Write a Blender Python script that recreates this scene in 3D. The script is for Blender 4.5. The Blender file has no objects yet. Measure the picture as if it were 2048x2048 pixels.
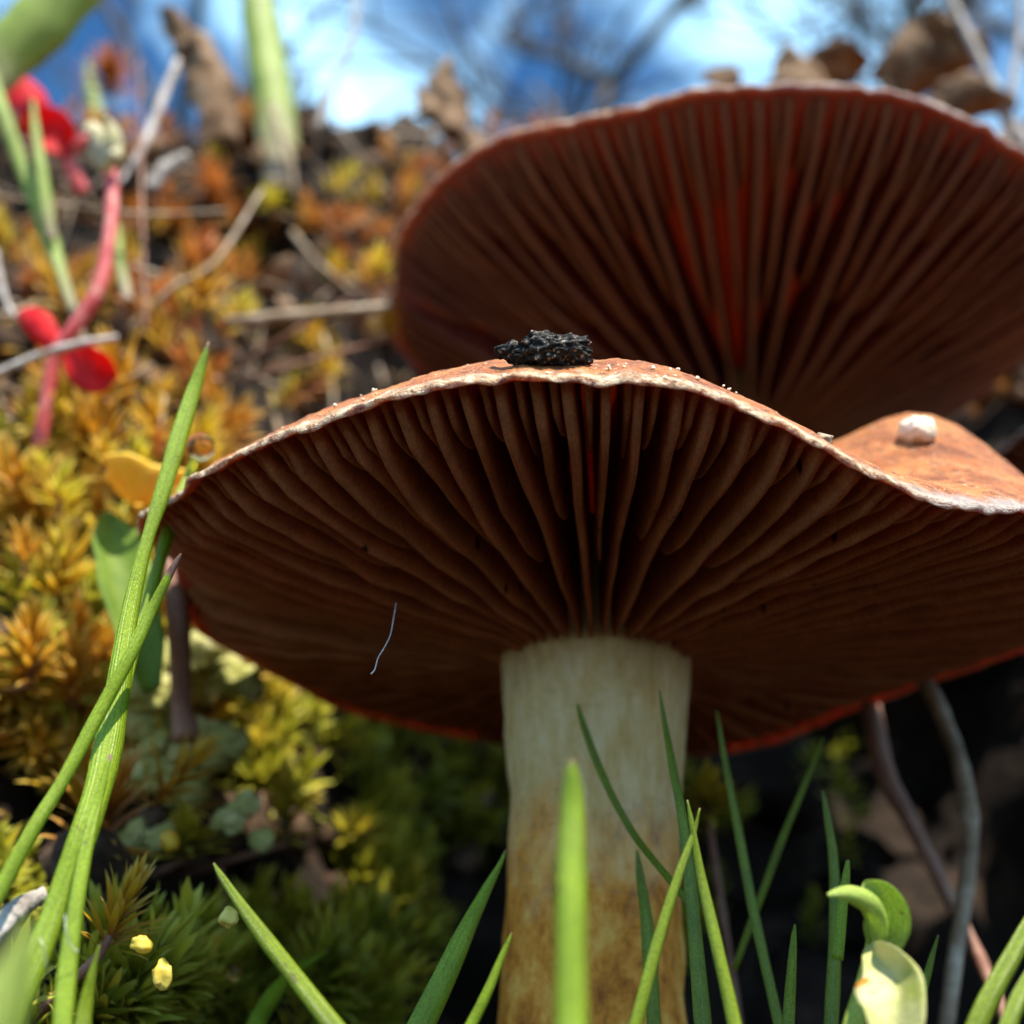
import bpy, bmesh, math, random
import numpy as np
from mathutils import Vector, Matrix, Quaternion, noise
from mathutils.bvhtree import BVHTree

random.seed(7)
rng = np.random.default_rng(7)
S = bpy.context.scene
COL = S.collection
R_ = math.radians

# ------------------------------------------------------------------ camera (1 unit = 1 cm)
PITCH = R_(22.0)
LENS, SENSOR = 40.0, 36.0
W = SENSOR / LENS
cam_d = bpy.data.cameras.new('camera')
cam = bpy.data.objects.new('camera', cam_d)
COL.objects.link(cam)
cam.location = (0, 0, 0)
cam.rotation_euler = (R_(90) + PITCH, 0, 0)
cam_d.lens, cam_d.sensor_width = LENS, SENSOR
cam_d.clip_start, cam_d.clip_end = 0.05, 20000
cam_d.dof.use_dof = True
cam_d.dof.focus_distance = 6.6
cam_d.dof.aperture_fstop = 0.04 / 0.145
S.camera = cam

# ------------------------------------------------------------------ sky, sun, exposure
SUN_EL, SUN_AZ = R_(60), R_(147)          # azimuth clockwise from +Y (away from the camera)
sun_dir = Vector((math.sin(SUN_AZ) * math.cos(SUN_EL), math.cos(SUN_AZ) * math.cos(SUN_EL), math.sin(SUN_EL)))
world = bpy.data.worlds.new('World')
S.world = world
world.use_nodes = True
nt = world.node_tree
nt.nodes.clear()
out = nt.nodes.new('ShaderNodeOutputWorld')
bg = nt.nodes.new('ShaderNodeBackground')
sky = nt.nodes.new('ShaderNodeTexSky')
sky.sky_type = 'NISHITA'
sky.sun_disc = False
sky.sun_elevation = SUN_EL
sky.sun_rotation = SUN_AZ
sky.air_density = 1.0
sky.dust_density = 0.4
sky.ozone_density = 3.0
hs = nt.nodes.new('ShaderNodeHueSaturation')
hs.inputs['Saturation'].default_value = 1.28
hs.inputs['Value'].default_value = 1.0
tc = nt.nodes.new('ShaderNodeTexCoord')
cn = nt.nodes.new('ShaderNodeTexNoise')
cn.inputs['Scale'].default_value = 5.5
cn.inputs['Detail'].default_value = 3.0
cn.inputs['Distortion'].default_value = 0.6
cr = nt.nodes.new('ShaderNodeValToRGB')
cr.color_ramp.elements[0].position = 0.40
cr.color_ramp.elements[1].position = 0.64
mx = nt.nodes.new('ShaderNodeMix')
mx.data_type = 'RGBA'
mx.inputs['B'].default_value = (6.5, 11.5, 16.0, 1)
nt.links.new(sky.outputs[0], hs.inputs['Color'])
nt.links.new(tc.outputs['Generated'], cn.inputs['Vector'])
nt.links.new(cn.outputs['Fac'], cr.inputs['Fac'])
nt.links.new(cr.outputs['Color'], mx.inputs['Factor'])
nt.links.new(hs.outputs['Color'], mx.inputs['A'])
nt.links.new(mx.outputs['Result'], bg.inputs['Color'])
bg.inputs['Strength'].default_value = 0.076
nt.links.new(bg.outputs[0], out.inputs[0])

sl = bpy.data.lights.new('sun', 'SUN')
sl.energy = 5.0
sl.angle = R_(0.5)
sl.color = (1.0, 0.93, 0.80)
so = bpy.data.objects.new('sun', sl)
COL.objects.link(so)
so.rotation_euler = sun_dir.to_track_quat('Z', 'Y').to_euler()

S.view_settings.view_transform = 'Standard'
S.view_settings.look = 'None'
S.view_settings.gamma = 1.0
S.view_settings.use_curve_mapping = False
S.view_settings.exposure = 1.15
S.render.engine = 'CYCLES'
S.cycles.use_denoising = True
S.cycles.max_bounces = 8
S.cycles.diffuse_bounces = 4
S.cycles.transmission_bounces = 6
S.cycles.sample_clamp_indirect = 6.0


# ------------------------------------------------------------------ geometry helpers
CP, SP = math.cos(PITCH), math.sin(PITCH)


def ray(px, py):
    u = (px - 512) / 1024 * W
    v = (512 - py) / 1024 * W
    return Vector((u, CP - v * SP, SP + v * CP))


def at(px, py, d):
    r = ray(px, py)
    return r * (d / r.y)


def pxs(p):
    """size of one picture pixel at world point p"""
    return (p.y * CP + p.z * SP) * W / 1024


def nz(p, f=1.0, seed=0.0):
    return noise.noise((p[0] * f + seed, p[1] * f - seed * 1.7, p[2] * f + seed * 0.6))


def tag(o, label, cat, group=None, kind=None):
    if label: o['label'] = label
    if cat: o['category'] = cat
    if group: o['group'] = group
    if kind: o['kind'] = kind
    return o


def thing(name, loc, label, cat, group=None):
    o = bpy.data.objects.new(name, None)
    o.empty_display_size = 0.1
    COL.objects.link(o)
    o.location = loc
    return tag(o, label, cat, group)


def mesh_obj(name, verts, faces, mat, parent=None, smooth=True, attrs=None, base=None):
    """one mesh object; verts in world coordinates, origin put at its base (or at its parent)"""
    V = np.asarray([tuple(v) for v in verts], dtype=np.float64)
    if parent is not None:
        off = np.array(parent_origin(parent))
    elif base is not None:
        off = np.array(base)
    else:
        i = int(np.argmin(V[:, 2]))
        off = V[i]
    me = bpy.data.meshes.new(name)
    me.from_pydata((V - off).tolist(), [], faces)
    if smooth:
        me.polygons.foreach_set('use_smooth', [True] * len(me.polygons))
    if attrs:
        for k, a in attrs.items():
            at_ = me.attributes.new(k, 'FLOAT', 'POINT')
            at_.data.foreach_set('value', np.asarray(a, dtype=np.float32))
    me.update()
    me.materials.append(mat)
    o = bpy.data.objects.new(name, me)
    COL.objects.link(o)
    if parent is not None:
        o.parent = parent
    else:
        o.location = off
    return o


def parent_origin(p):
    v = Vector((0, 0, 0))
    while p is not None:
        v += p.location
        p = p.parent
    return v


def cr_spline(pts, n):
    """Catmull-Rom through tuples of any length -> n samples"""
    P = np.asarray(pts, dtype=float)
    if len(P) == 2:
        s = np.linspace(0, 1, n)[:, None]
        return P[0] * (1 - s) + P[1] * s
    P = np.vstack([2 * P[0] - P[1], P, 2 * P[-1] - P[-2]])
    m = len(P) - 3
    res = []
    for i in range(n):
        x = i / (n - 1) * m
        k = min(int(x), m - 1)
        t = x - k
        a, b, c, d = P[k:k + 4]
        res.append(0.5 * ((2 * b) + (-a + c) * t + (2 * a - 5 * b + 4 * c - d) * t * t + (-a + 3 * b - 3 * c + d) * t ** 3))
    return np.array(res)


def tube_data(path, radii, sides=8, cap=True, wob=0.0, seed=0.0):
    """verts, faces, t for a round tube along world points"""
    V, F, T = [], [], []
    n = len(path)
    prev = None
    for i in range(n):
        a = Vector(path[max(i - 1, 0)])
        b = Vector(path[min(i + 1, n - 1)])
        tan = (b - a).normalized()
        if prev is None:
            ref = Vector((0, 1, 0)) if abs(tan.y) < 0.9 else Vector((1, 0, 0))
            s1 = tan.cross(ref).normalized()
        else:
            s1 = (prev - tan * prev.dot(tan)).normalized()
        prev = s1
        s2 = tan.cross(s1)
        c = Vector(path[i])
        for k in range(sides):
            an = 2 * math.pi * k / sides
            d = s1 * math.cos(an) + s2 * math.sin(an)
            r = radii[i]
            if wob:
                r *= 1 + wob * nz((c + d * r), 1.6 / max(r, 1e-3), seed)
            V.append(c + d * r)
            T.append(i / (n - 1))
    for i in range(n - 1):
        for k in range(sides):
            k2 = (k + 1) % sides
            F.append((i * sides + k, i * sides + k2, (i + 1) * sides + k2, (i + 1) * sides + k))
    if cap:
        F.append(tuple(range(sides))[::-1])
        F.append(tuple((n - 1) * sides + k for k in range(sides)))
    return V, F, T


def tube(name, pts, mat, parent=None, n=24, sides=8, wob=0.0):
    """pts: (px, py, depth, width in picture pixels)"""
    Q = cr_spline(pts, n)
    path, rad = [], []
    for px, py, d, w in Q:
        p = at(px, py, d)
        path.append(p)
        rad.append(max(0.002, 0.5 * w * pxs(p)))
    V, F, T = tube_data(path, rad, sides, True, wob, random.random() * 50)
    return mesh_obj(name, V, F, mat, parent, attrs={'t': T, 'v': [0.5] * len(V)}, base=None)


def ribbon_data(path, widths, twist=0.0, fold=0.25, thick=0.08, twist_end=None, hint=None, nx=5, vee=0.0):
    """closed leaf blade: cross-section arched by fold, twist about the path measured from facing the camera"""
    V, F, T, U = [], [], [], []
    n = len(path)
    te = twist if twist_end is None else twist_end
    for i in range(n):
        a = Vector(path[max(i - 1, 0)]); b = Vector(path[min(i + 1, n - 1)])
        tan = (b - a).normalized()
        c = Vector(path[i])
        view = (hint if hint is not None else c).normalized()
        side = tan.cross(view)
        if side.length < 1e-4: side = tan.orthogonal()
        side.normalize()
        tw = twist + (te - twist) * i / (n - 1)
        side = Quaternion(tan, tw) @ side
        nor = side.cross(tan).normalized()
        w = widths[i]
        th = w * thick + 0.003
        for sgn in (1, -1):
            for k in range(nx):
                s = k / (nx - 1) * 2 - 1
                s *= sgn
                z = (fold * (s * s - 0.4) + vee * (abs(s) - 0.5)) * w + sgn * 0.5 * th * (1 - 0.75 * s * s)
                V.append(c + side * (s * w * 0.5) + nor * z)
                T.append(i / (n - 1)); U.append(0.5 + 0.5 * s)
    m = 2 * nx
    for i in range(n - 1):
        for k in range(m):
            k2 = (k + 1) % m
            F.append((i * m + k, i * m + k2, (i + 1) * m + k2, (i + 1) * m + k))
    F.append(tuple(range(m))[::-1])
    F.append(tuple((n - 1) * m + k for k in range(m)))
    return V, F, T, U


def ribbon(name, pts, mat, parent=None, n=28, **kw):
    Q = cr_spline(pts, n)
    path = [at(q[0], q[1], q[2]) for q in Q]
    wd = [max(0.004, q[3] * pxs(p)) for q, p in zip(Q, path)]
    js = random.random() * 90
    path = [p + Vector((nz(p, 0.9, js), nz(p, 0.9, js + 7), 0)) * min(0.03, 0.25 * max(wd)) for p in path]
    wd = [w * (1 + 0.10 * nz(p, 3.0, js + 3)) for w, p in zip(wd, path)]
    V, F, T, U = ribbon_data(path, wd, **kw)
    return mesh_obj(name, V, F, mat, parent, attrs={'t': T, 'v': U})


def blob_data(c, r, sub=2, rough=0.25, freq=1.2, seed=0.0, squash=(1, 1, 1), rough2=0.0):
    bm = bmesh.new()
    bmesh.ops.create_icosphere(bm, subdivisions=sub, radius=1.0)
    V = []
    for v in bm.verts:
        p = v.co.copy()
        k = 1 + rough * nz(p, freq, seed) + (rough2 * nz(p, freq * 4, seed + 9) + rough2 * 0.5 * nz(p, freq * 10, seed + 3) if rough2 else 0)
        V.append(Vector(c) + Vector((p.x * squash[0], p.y * squash[1], p.z * squash[2])) * (k * r))
    F = [tuple(x.index for x in f.verts) for f in bm.faces]
    bm.free()
    return V, F


# ------------------------------------------------------------------ materials
class NT:
    def __init__(s, name):
        s.m = bpy.data.materials.new(name)
        s.m.use_nodes = True
        s.t = s.m.node_tree
        s.t.nodes.clear()
        s.out = s.t.nodes.new('ShaderNodeOutputMaterial')

    def n(s, typ, **kw):
        nd = s.t.nodes.new(typ)
        for k, v in kw.items():
            if k.startswith('i_'):
                key = k[2:].replace('_', ' ')
                nd.inputs[key].default_value = v
            else:
                setattr(nd, k, v)
        return nd

    def l(s, a, b): s.t.links.new(a, b)

    def ramp(s, fac, stops, interp='LINEAR'):
        r = s.n('ShaderNodeValToRGB')
        r.color_ramp.interpolation = interp
        e = r.color_ramp.elements
        while len(e) > 1: e.remove(e[0])
        e[0].position = stops[0][0]; e[0].color = (*c3(stops[0][1]), 1)
        for p, c in stops[1:]:
            x = e.new(p); x.color = (*c3(c), 1)
        s.l(fac, r.inputs['Fac'])
        return r.outputs['Color']

    def noise(s, scale, detail=3, rough=0.55, vec=None, dist=0.0):
        nd = s.n('ShaderNodeTexNoise')
        nd.inputs['Scale'].default_value = scale
        nd.inputs['Detail'].default_value = detail
        nd.inputs['Roughness'].default_value = rough
        nd.inputs['Distortion'].default_value = dist
        if vec is not None: s.l(vec, nd.inputs['Vector'])
        return nd.outputs['Fac']

    def pos(s, scale=None):
        g = s.n('ShaderNodeNewGeometry').outputs['Position']
        if scale is None: return g
        mp = s.n('ShaderNodeMapping')
        mp.inputs['Scale'].default_value = scale
        s.l(g, mp.inputs['Vector'])
        return mp.outputs['Vector']

    def attr(s, name):
        a = s.n('ShaderNodeAttribute')
        a.attribute_name = name
        return a.outputs['Fac']

    def mix(s, fac, a, b, mode='MIX'):
        m = s.n('ShaderNodeMix')
        m.data_type = 'RGBA'; m.blend_type = mode
        for v, key in ((fac, 'Factor'), (a, 'A'), (b, 'B')):
            if isinstance(v, (int, float)): m.inputs[key].default_value = v if key == 'Factor' else (v, v, v, 1)
            elif isinstance(v, tuple): m.inputs[key].default_value = (*v, 1)
            else: s.l(v, m.inputs[key])
        return m.outputs['Result']

    def math(s, op, a, b=0.0, clamp=False):
        m = s.n('ShaderNodeMath', operation=op)
        m.use_clamp = clamp
        for v, i in ((a, 0), (b, 1)):
            if isinstance(v, (int, float)): m.inputs[i].default_value = v
            else: s.l(v, m.inputs[i])
        return m.outputs[0]

    def bsdf(s, color, rough=0.6, spec=0.4, bump=None, bumpd=0.02, sss=None, bs=0.5):
        p = s.n('ShaderNodeBsdfPrincipled')
        if isinstance(color, tuple): p.inputs['Base Color'].default_value = (*color, 1)
        else: s.l(color, p.inputs['Base Color'])
        p.inputs['Roughness'].default_value = rough
        p.inputs['Specular IOR Level'].default_value = spec
        if sss:
            p.inputs['Subsurface Weight'].default_value = sss[0]
            p.inputs['Subsurface Radius'].default_value = sss[1]
            p.inputs['Subsurface Scale'].default_value = sss[2]
        if bump is not None:
            b = s.n('ShaderNodeBump')
            b.inputs['Distance'].default_value = bumpd
            b.inputs['Strength'].default_value = bs
            s.l(bump, b.inputs['Height'])
            s.l(b.outputs[0], p.inputs['Normal'])
        return p.outputs[0]

    def translucent(s, sh, color, fac):
        t = s.n('ShaderNodeBsdfTranslucent')
        if isinstance(color, tuple): t.inputs['Color'].default_value = (*color, 1)
        else: s.l(color, t.inputs['Color'])
        m = s.n('ShaderNodeMixShader')
        m.inputs[0].default_value = fac
        s.l(sh, m.inputs[1]); s.l(t.outputs[0], m.inputs[2])
        return m.outputs[0]

    def done(s, sh):
        s.l(sh, s.out.inputs['Surface'])
        return s.m


def c3(c): return c if not isinstance(c, (int, float)) else (c, c, c)


def mat_cap():
    k = NT('cap_skin')
    P = k.pos()
    t = k.attr('t')
    base = k.ramp(k.noise(3.2, 5, 0.62, P), [(0.30, (0.20, 0.052, 0.012)), (0.48, (0.42, 0.125, 0.028)), (0.68, (0.60, 0.235, 0.062))])
    fl = k.ramp(k.noise(15, 6, 0.75, k.pos((1.0, 0.5, 1.2))), [(0.50, 0.0), (0.62, 1.0)])
    base = k.mix(k.math('MULTIPLY', fl, 0.8), base, (0.11, 0.032, 0.012))
    fl2 = k.ramp(k.noise(30, 4, 0.75, P), [(0.58, 0.0), (0.66, 1.0)])
    base = k.mix(k.math('MULTIPLY', fl2, 0.6), base, (0.80, 0.62, 0.42))
    edge = k.ramp(k.math('ADD', t, k.math('MULTIPLY', k.math('SUBTRACT', k.noise(9, 4, 0.65, P), 0.5), 0.045)), [(0.972, 0.0), (0.992, 1.0)])
    pale = k.ramp(k.noise(14, 5, 0.7, P), [(0.33, (0.07, 0.04, 0.03)), (0.45, (0.42, 0.24, 0.13)), (0.62, (0.78, 0.62, 0.44))])
    greyx = k.n('ShaderNodeSeparateXYZ'); k.l(P, greyx.inputs[0])
    gx = k.ramp(k.math('MULTIPLY', greyx.outputs[0], 0.25), [(0.48, 0.0), (0.62, 1.0)])
    pale = k.mix(k.math('MULTIPLY', gx, 0.75), pale, (0.34, 0.31, 0.31))
    col = k.mix(edge, base, pale)
    flesh = k.ramp(k.noise(4, 3, 0.6, P), [(0.3, (0.09, 0.026, 0.012)), (0.7, (0.16, 0.055, 0.025))])
    col = k.mix(k.attr('u'), col, flesh)
    bump = k.math('ADD', k.noise(26, 4, 0.7, P), k.math('MULTIPLY', k.noise(70, 2, 0.6, P), 0.5))
    sh = k.bsdf(col, 0.52, 0.45, bump, 0.06, sss=(0.30, (1.0, 0.45, 0.18), 0.16), bs=0.8)
    sh = k.translucent(sh, (0.92, 0.19, 0.055), 0.14)
    return k.done(sh)


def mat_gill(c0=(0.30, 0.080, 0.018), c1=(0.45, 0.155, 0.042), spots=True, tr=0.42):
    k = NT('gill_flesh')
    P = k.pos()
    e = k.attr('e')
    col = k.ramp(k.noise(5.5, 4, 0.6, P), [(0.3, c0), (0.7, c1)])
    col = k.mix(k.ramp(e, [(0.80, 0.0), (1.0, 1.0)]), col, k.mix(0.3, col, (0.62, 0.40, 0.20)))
    if spots:
        v = k.n('ShaderNodeTexVoronoi'); v.inputs['Scale'].default_value = 2.6
        k.l(k.pos((1, 1, 0.55)), v.inputs['Vector'])
        sp = k.ramp(v.outputs['Distance'], [(0.06, 1.0), (0.10, 0.0)])
        col = k.mix(k.math('MULTIPLY', sp, 0.92), col, (0.012, 0.006, 0.004))
        st = k.ramp(k.noise(2.4, 4, 0.7, k.pos((1, 1, 1.6))), [(0.66, 0.0), (0.74, 1.0)])
        col = k.mix(k.math('MULTIPLY', st, 0.75), col, (0.05, 0.022, 0.012))
    fine = k.ramp(k.noise(55, 3, 0.75, k.pos((1, 1, 0.5))), [(0.32, 0.62), (0.68, 1.0)])
    col = k.mix(1.0, col, fine, 'MULTIPLY')
    bump = k.noise(38, 3, 0.7, k.pos((1, 1, 0.35)))
    sh = k.bsdf(col, 0.75, 0.12, bump, 0.012, bs=0.6)
    sh = k.translucent(sh, k.mix(1.0, col, (2.6, 1.7, 1.2), 'MULTIPLY'), tr)
    return k.done(sh)


def mat_stem():
    k = NT('stem_skin')
    P = k.pos()
    z = k.n('ShaderNodeSeparateXYZ'); k.l(P, z.inputs[0])
    streak = k.noise(6, 5, 0.7, k.pos((1.4, 1.4, 0.35)))
    pale = k.ramp(streak, [(0.30, (0.56, 0.34, 0.10)), (0.50, (0.70, 0.50, 0.22)), (0.70, (0.80, 0.64, 0.38))])
    brown = k.ramp(k.noise(4.5, 6, 0.72, k.pos((1, 1, 0.7))), [(0.34, (0.30, 0.085, 0.008)), (0.50, (0.68, 0.25, 0.026)), (0.66, (0.82, 0.44, 0.09))])
    h = k.math('ADD', k.math('MULTIPLY', z.outputs[2], 0.5), k.math('MULTIPLY', k.math('SUBTRACT', k.noise(2.8, 4, 0.7, P), 0.5), 0.9))
    f = k.ramp(h, [(0.20, 1.0), (0.72, 0.0)])
    col = k.mix(f, pale, brown)
    ring = k.ramp(k.noise(3.0, 4, 0.7, k.pos((0.7, 0.7, 5.0))), [(0.60, 0.0), (0.70, 1.0)])
    col = k.mix(k.math('MULTIPLY', ring, 0.35), col, (0.25, 0.14, 0.05))
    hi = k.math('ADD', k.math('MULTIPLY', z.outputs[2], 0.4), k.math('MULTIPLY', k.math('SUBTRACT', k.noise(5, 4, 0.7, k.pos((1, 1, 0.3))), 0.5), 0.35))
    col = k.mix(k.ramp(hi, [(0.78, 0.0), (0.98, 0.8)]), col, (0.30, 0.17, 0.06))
    bump = k.math('ADD', streak, k.noise(16, 4, 0.7, P))
    return k.done(k.bsdf(col, 0.7, 0.25, bump, 0.03, sss=(0.3, (1, .5, .2), 0.12)))


def mat_grass(name, c0, c1, tip=None, tpos=0.93, trans=0.45, base=None, tcol=None):
    k = NT(name)
    t = k.attr('t'); v = k.attr('v')
    cv = k.n('ShaderNodeCombineXYZ'); k.l(v, cv.inputs[0]); k.l(t, cv.inputs[1])
    mp = k.n('ShaderNodeMapping'); mp.inputs['Scale'].default_value = (9, 1.5, 1); k.l(cv.outputs[0], mp.inputs[0])
    st = k.noise(2.2, 3, 0.6, mp.outputs[0])
    col = k.ramp(st, [(0.3, c0), (0.7, c1)])
    big = k.noise(2.0, 3, 0.6, k.pos())
    col = k.mix(k.ramp(big, [(0.45, 0.0), (0.75, 0.6)]), col, tuple(x * 0.62 for x in c0))
    if base:
        col = k.mix(k.ramp(t, [(0.0, 1.0), (0.35, 0.0)]), col, base)
    if tip:
        tt = k.math('ADD', t, k.math('MULTIPLY', k.math('SUBTRACT', k.noise(6, 3, 0.6, k.pos()), 0.5), 0.04))
        f = k.ramp(tt, [(tpos, 0.0), (min(0.999, tpos + 0.025), 1.0)])
        col = k.mix(f, col, tip)
    dots = k.ramp(k.noise(75, 2, 0.7, k.pos()), [(0.35, 0.72), (0.62, 1.12)])
    col = k.mix(1.0, col, dots, 'MULTIPLY')
    nick = k.ramp(k.noise(9, 5, 0.75, k.pos((1, 1, 0.7))), [(0.64, 0.0), (0.70, 0.8)])
    col = k.mix(nick, col, (0.10, 0.07, 0.03))
    veins = k.n('ShaderNodeTexWave'); veins.inputs['Scale'].default_value = 3.2; veins.inputs['Distortion'].default_value = 0.4
    k.l(cv.outputs[0], veins.inputs[0])
    bump = k.math('ADD', veins.outputs['Fac'], k.math('MULTIPLY', k.noise(60, 3, 0.7, k.pos()), 2.2))
    sh = k.bsdf(col, 0.38, 0.5, bump, 0.008, bs=0.45)
    sh = k.translucent(sh, k.mix(1.0, col, tcol or (1.5, 1.6, 0.55), 'MULTIPLY'), trans)
    return k.done(sh)


def mat_moss(name, palette, tipc, basec, trans=0.4):
    k = NT(name)
    h = k.attr('h'); t = k.attr('t')
    col = k.ramp(h, palette)
    col = k.mix(k.ramp(t, [(0.0, 1.0), (0.5, 0.0)]), col, basec)
    col = k.mix(k.ramp(t, [(0.55, 0.0), (1.0, 0.55)]), col, tipc)
    sh = k.bsdf(col, 0.5, 0.35)
    sh = k.translucent(sh, col, trans)
    return k.done(sh)


def mat_simple(name, stops, scale=4.0, rough=0.7, spec=0.3, bumpd=0.02, bscale=20, trans=None, stretch=None, sss=None):
    k = NT(name)
    P = k.pos(stretch)
    col = k.ramp(k.noise(scale, 4, 0.65, P), stops)
    bump = k.noise(bscale, 4, 0.7, P)
    sh = k.bsdf(col, rough, spec, bump, bumpd, sss=sss)
    if trans: sh = k.translucent(sh, trans[0], trans[1])
    return k.done(sh)


M = {}
M['cap'] = mat_cap()
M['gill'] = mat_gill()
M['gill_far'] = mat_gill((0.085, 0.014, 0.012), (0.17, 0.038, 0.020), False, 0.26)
M['stem'] = mat_stem()
GB = (0.20, 0.32, 0.014); GB2 = (0.40, 0.52, 0.035)
M['grass'] = mat_grass('grass_leaf', GB, GB2, tip=(0.30, 0.20, 0.14), tpos=0.965)
M['grass_dry'] = mat_grass('grass_leaf_dry_tip', GB, GB2, tip=(0.20, 0.115, 0.10), tpos=0.78)
M['grass_deep'] = mat_grass('grass_leaf_deep', (0.13, 0.20, 0.008), (0.27, 0.36, 0.012), tip=(0.30, 0.22, 0.10), tpos=0.975, trans=0.35)
M['grass_pale'] = mat_grass('grass_leaf_pale', (0.30, 0.40, 0.07), (0.48, 0.56, 0.15), base=(0.55, 0.42, 0.36), trans=0.4)
M['sprout'] = mat_grass('seedling_leaf', (0.34, 0.47, 0.05), (0.56, 0.64, 0.17), trans=0.35)
M['sprout_pale'] = mat_simple('seedling_pale_leaf', [(0.32, (0.36, 0.40, 0.08)), (0.48, (0.58, 0.56, 0.24)), (0.58, (0.66, 0.60, 0.34)), (0.64, (0.60, 0.24, 0.03))], 3.4, 0.42, 0.45, 0.02, 42, trans=((0.8, 0.75, 0.3), 0.35))
M['pink'] = mat_simple('pink_stalk', [(0.3, (0.40, 0.05, 0.05)), (0.5, (0.62, 0.12, 0.12)), (0.7, (0.74, 0.34, 0.28))], 5.0, 0.45, 0.4, 0.01, 22, trans=((0.9, 0.2, 0.15), 0.25))
M['red'] = mat_simple('red_leaf', [(0.3, (0.24, 0.004, 0.006)), (0.5, (0.55, 0.006, 0.010)), (0.7, (0.70, 0.03, 0.03))], 5.0, 0.55, 0.25, 0.03, 14, trans=((0.95, 0.01, 0.02), 0.40))
M['bud'] = mat_simple('bud_tissue', [(0.35, (0.34, 0.34, 0.10)), (0.6, (0.66, 0.58, 0.42))], 5.0, 0.6, 0.3, 0.02, 18, trans=((0.7, 0.6, 0.3), 0.3))
M['twig'] = mat_simple('weathered_twig', [(0.3, (0.16, 0.13, 0.11)), (0.5, (0.34, 0.30, 0.27)), (0.7, (0.52, 0.48, 0.45))], 6.0, 0.75, 0.25, 0.03, 20, stretch=(1, 1, 1))
M['straw'] = mat_simple('dry_straw', [(0.3, (0.12, 0.075, 0.045)), (0.5, (0.27, 0.19, 0.12)), (0.7, (0.50, 0.41, 0.31))], 2.2, 0.65, 0.3, 0.02, 16)
M['dead'] = mat_simple('dead_leaf', [(0.3, (0.05, 0.026, 0.014)), (0.5, (0.16, 0.09, 0.045)), (0.7, (0.38, 0.27, 0.17))], 2.6, 0.75, 0.2, 0.05, 8, trans=((0.5, 0.25, 0.08), 0.2))
M['soil'] = mat_simple('humus', [(0.30, (0.008, 0.005, 0.004)), (0.5, (0.015, 0.010, 0.007)), (0.70, (0.040, 0.025, 0.016))], 1.3, 0.9, 0.15, 0.14, 5)
M['clod'] = mat_simple('soil_lump', [(0.3, (0.016, 0.010, 0.008)), (0.5, (0.055, 0.033, 0.021)), (0.7, (0.20, 0.125, 0.08))], 2.4, 0.9, 0.15, 0.06, 9)
M['crumb'] = mat_simple('charred_crumb', [(0.38, (0.006, 0.006, 0.007)), (0.52, (0.025, 0.024, 0.025)), (0.60, (0.10, 0.085, 0.07)), (0.66, (0.60, 0.48, 0.38))], 26.0, 0.75, 0.15, 0.03, 45)
M['grain'] = mat_simple('quartz_grain', [(0.3, (0.55, 0.36, 0.22)), (0.6, (0.82, 0.68, 0.54))], 10.0, 0.45, 0.5, 0.012, 40, sss=(0.3, (1, .6, .4), 0.05))
M['lichen'] = mat_simple('lichen_lobe', [(0.3, (0.22, 0.21, 0.04)), (0.5, (0.42, 0.41, 0.13)), (0.7, (0.64, 0.58, 0.28))], 3.6, 0.8, 0.2, 0.05, 9, trans=((0.5, 0.55, 0.2), 0.2))
M['bulb'] = mat_simple('fleshy_leaf', [(0.3, (0.08, 0.15, 0.012)), (0.7, (0.19, 0.26, 0.035))], 4.5, 0.6, 0.2, 0.02, 9, trans=((0.5, 0.6, 0.1), 0.3))
M['yellowcup'] = mat_simple('yellow_cup', [(0.35, (0.72, 0.22, 0.02)), (0.55, (0.74, 0.52, 0.05))], 1.6, 0.45, 0.4, 0.02, 12, trans=((0.9, 0.55, 0.05), 0.35))
M['seed'] = mat_simple('yellow_bud', [(0.3, (0.66, 0.46, 0.03)), (0.7, (0.82, 0.74, 0.22))], 3.0, 0.4, 0.4, 0.02, 12, trans=((0.9, 0.8, 0.3), 0.3))
M['stalk_brown'] = mat_simple('brown_stalk', [(0.3, (0.17, 0.065, 0.04)), (0.7, (0.34, 0.19, 0.13))], 2.5, 0.6, 0.3, 0.02, 14)
M['fibre'] = mat_simple('white_fibre', [(0.3, (0.6, 0.56, 0.5)), (0.7, (0.85, 0.8, 0.75))], 6.0, 0.5, 0.4, 0.002, 30)
M['bark'] = mat_simple('far_bark', [(0.3, (0.05, 0.04, 0.035)), (0.7, (0.13, 0.11, 0.09))], 0.2, 0.85, 0.2, 0.5, 1)
kd = NT('amber_dew')
pp = kd.n('ShaderNodeBsdfPrincipled')
pp.inputs['Base Color'].default_value = (1.0, 0.68, 0.28, 1)
pp.inputs['Transmission Weight'].default_value = 1.0
pp.inputs['Roughness'].default_value = 0.02
pp.inputs['IOR'].default_value = 1.33
M['dew'] = kd.done(pp.outputs[0])

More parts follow.
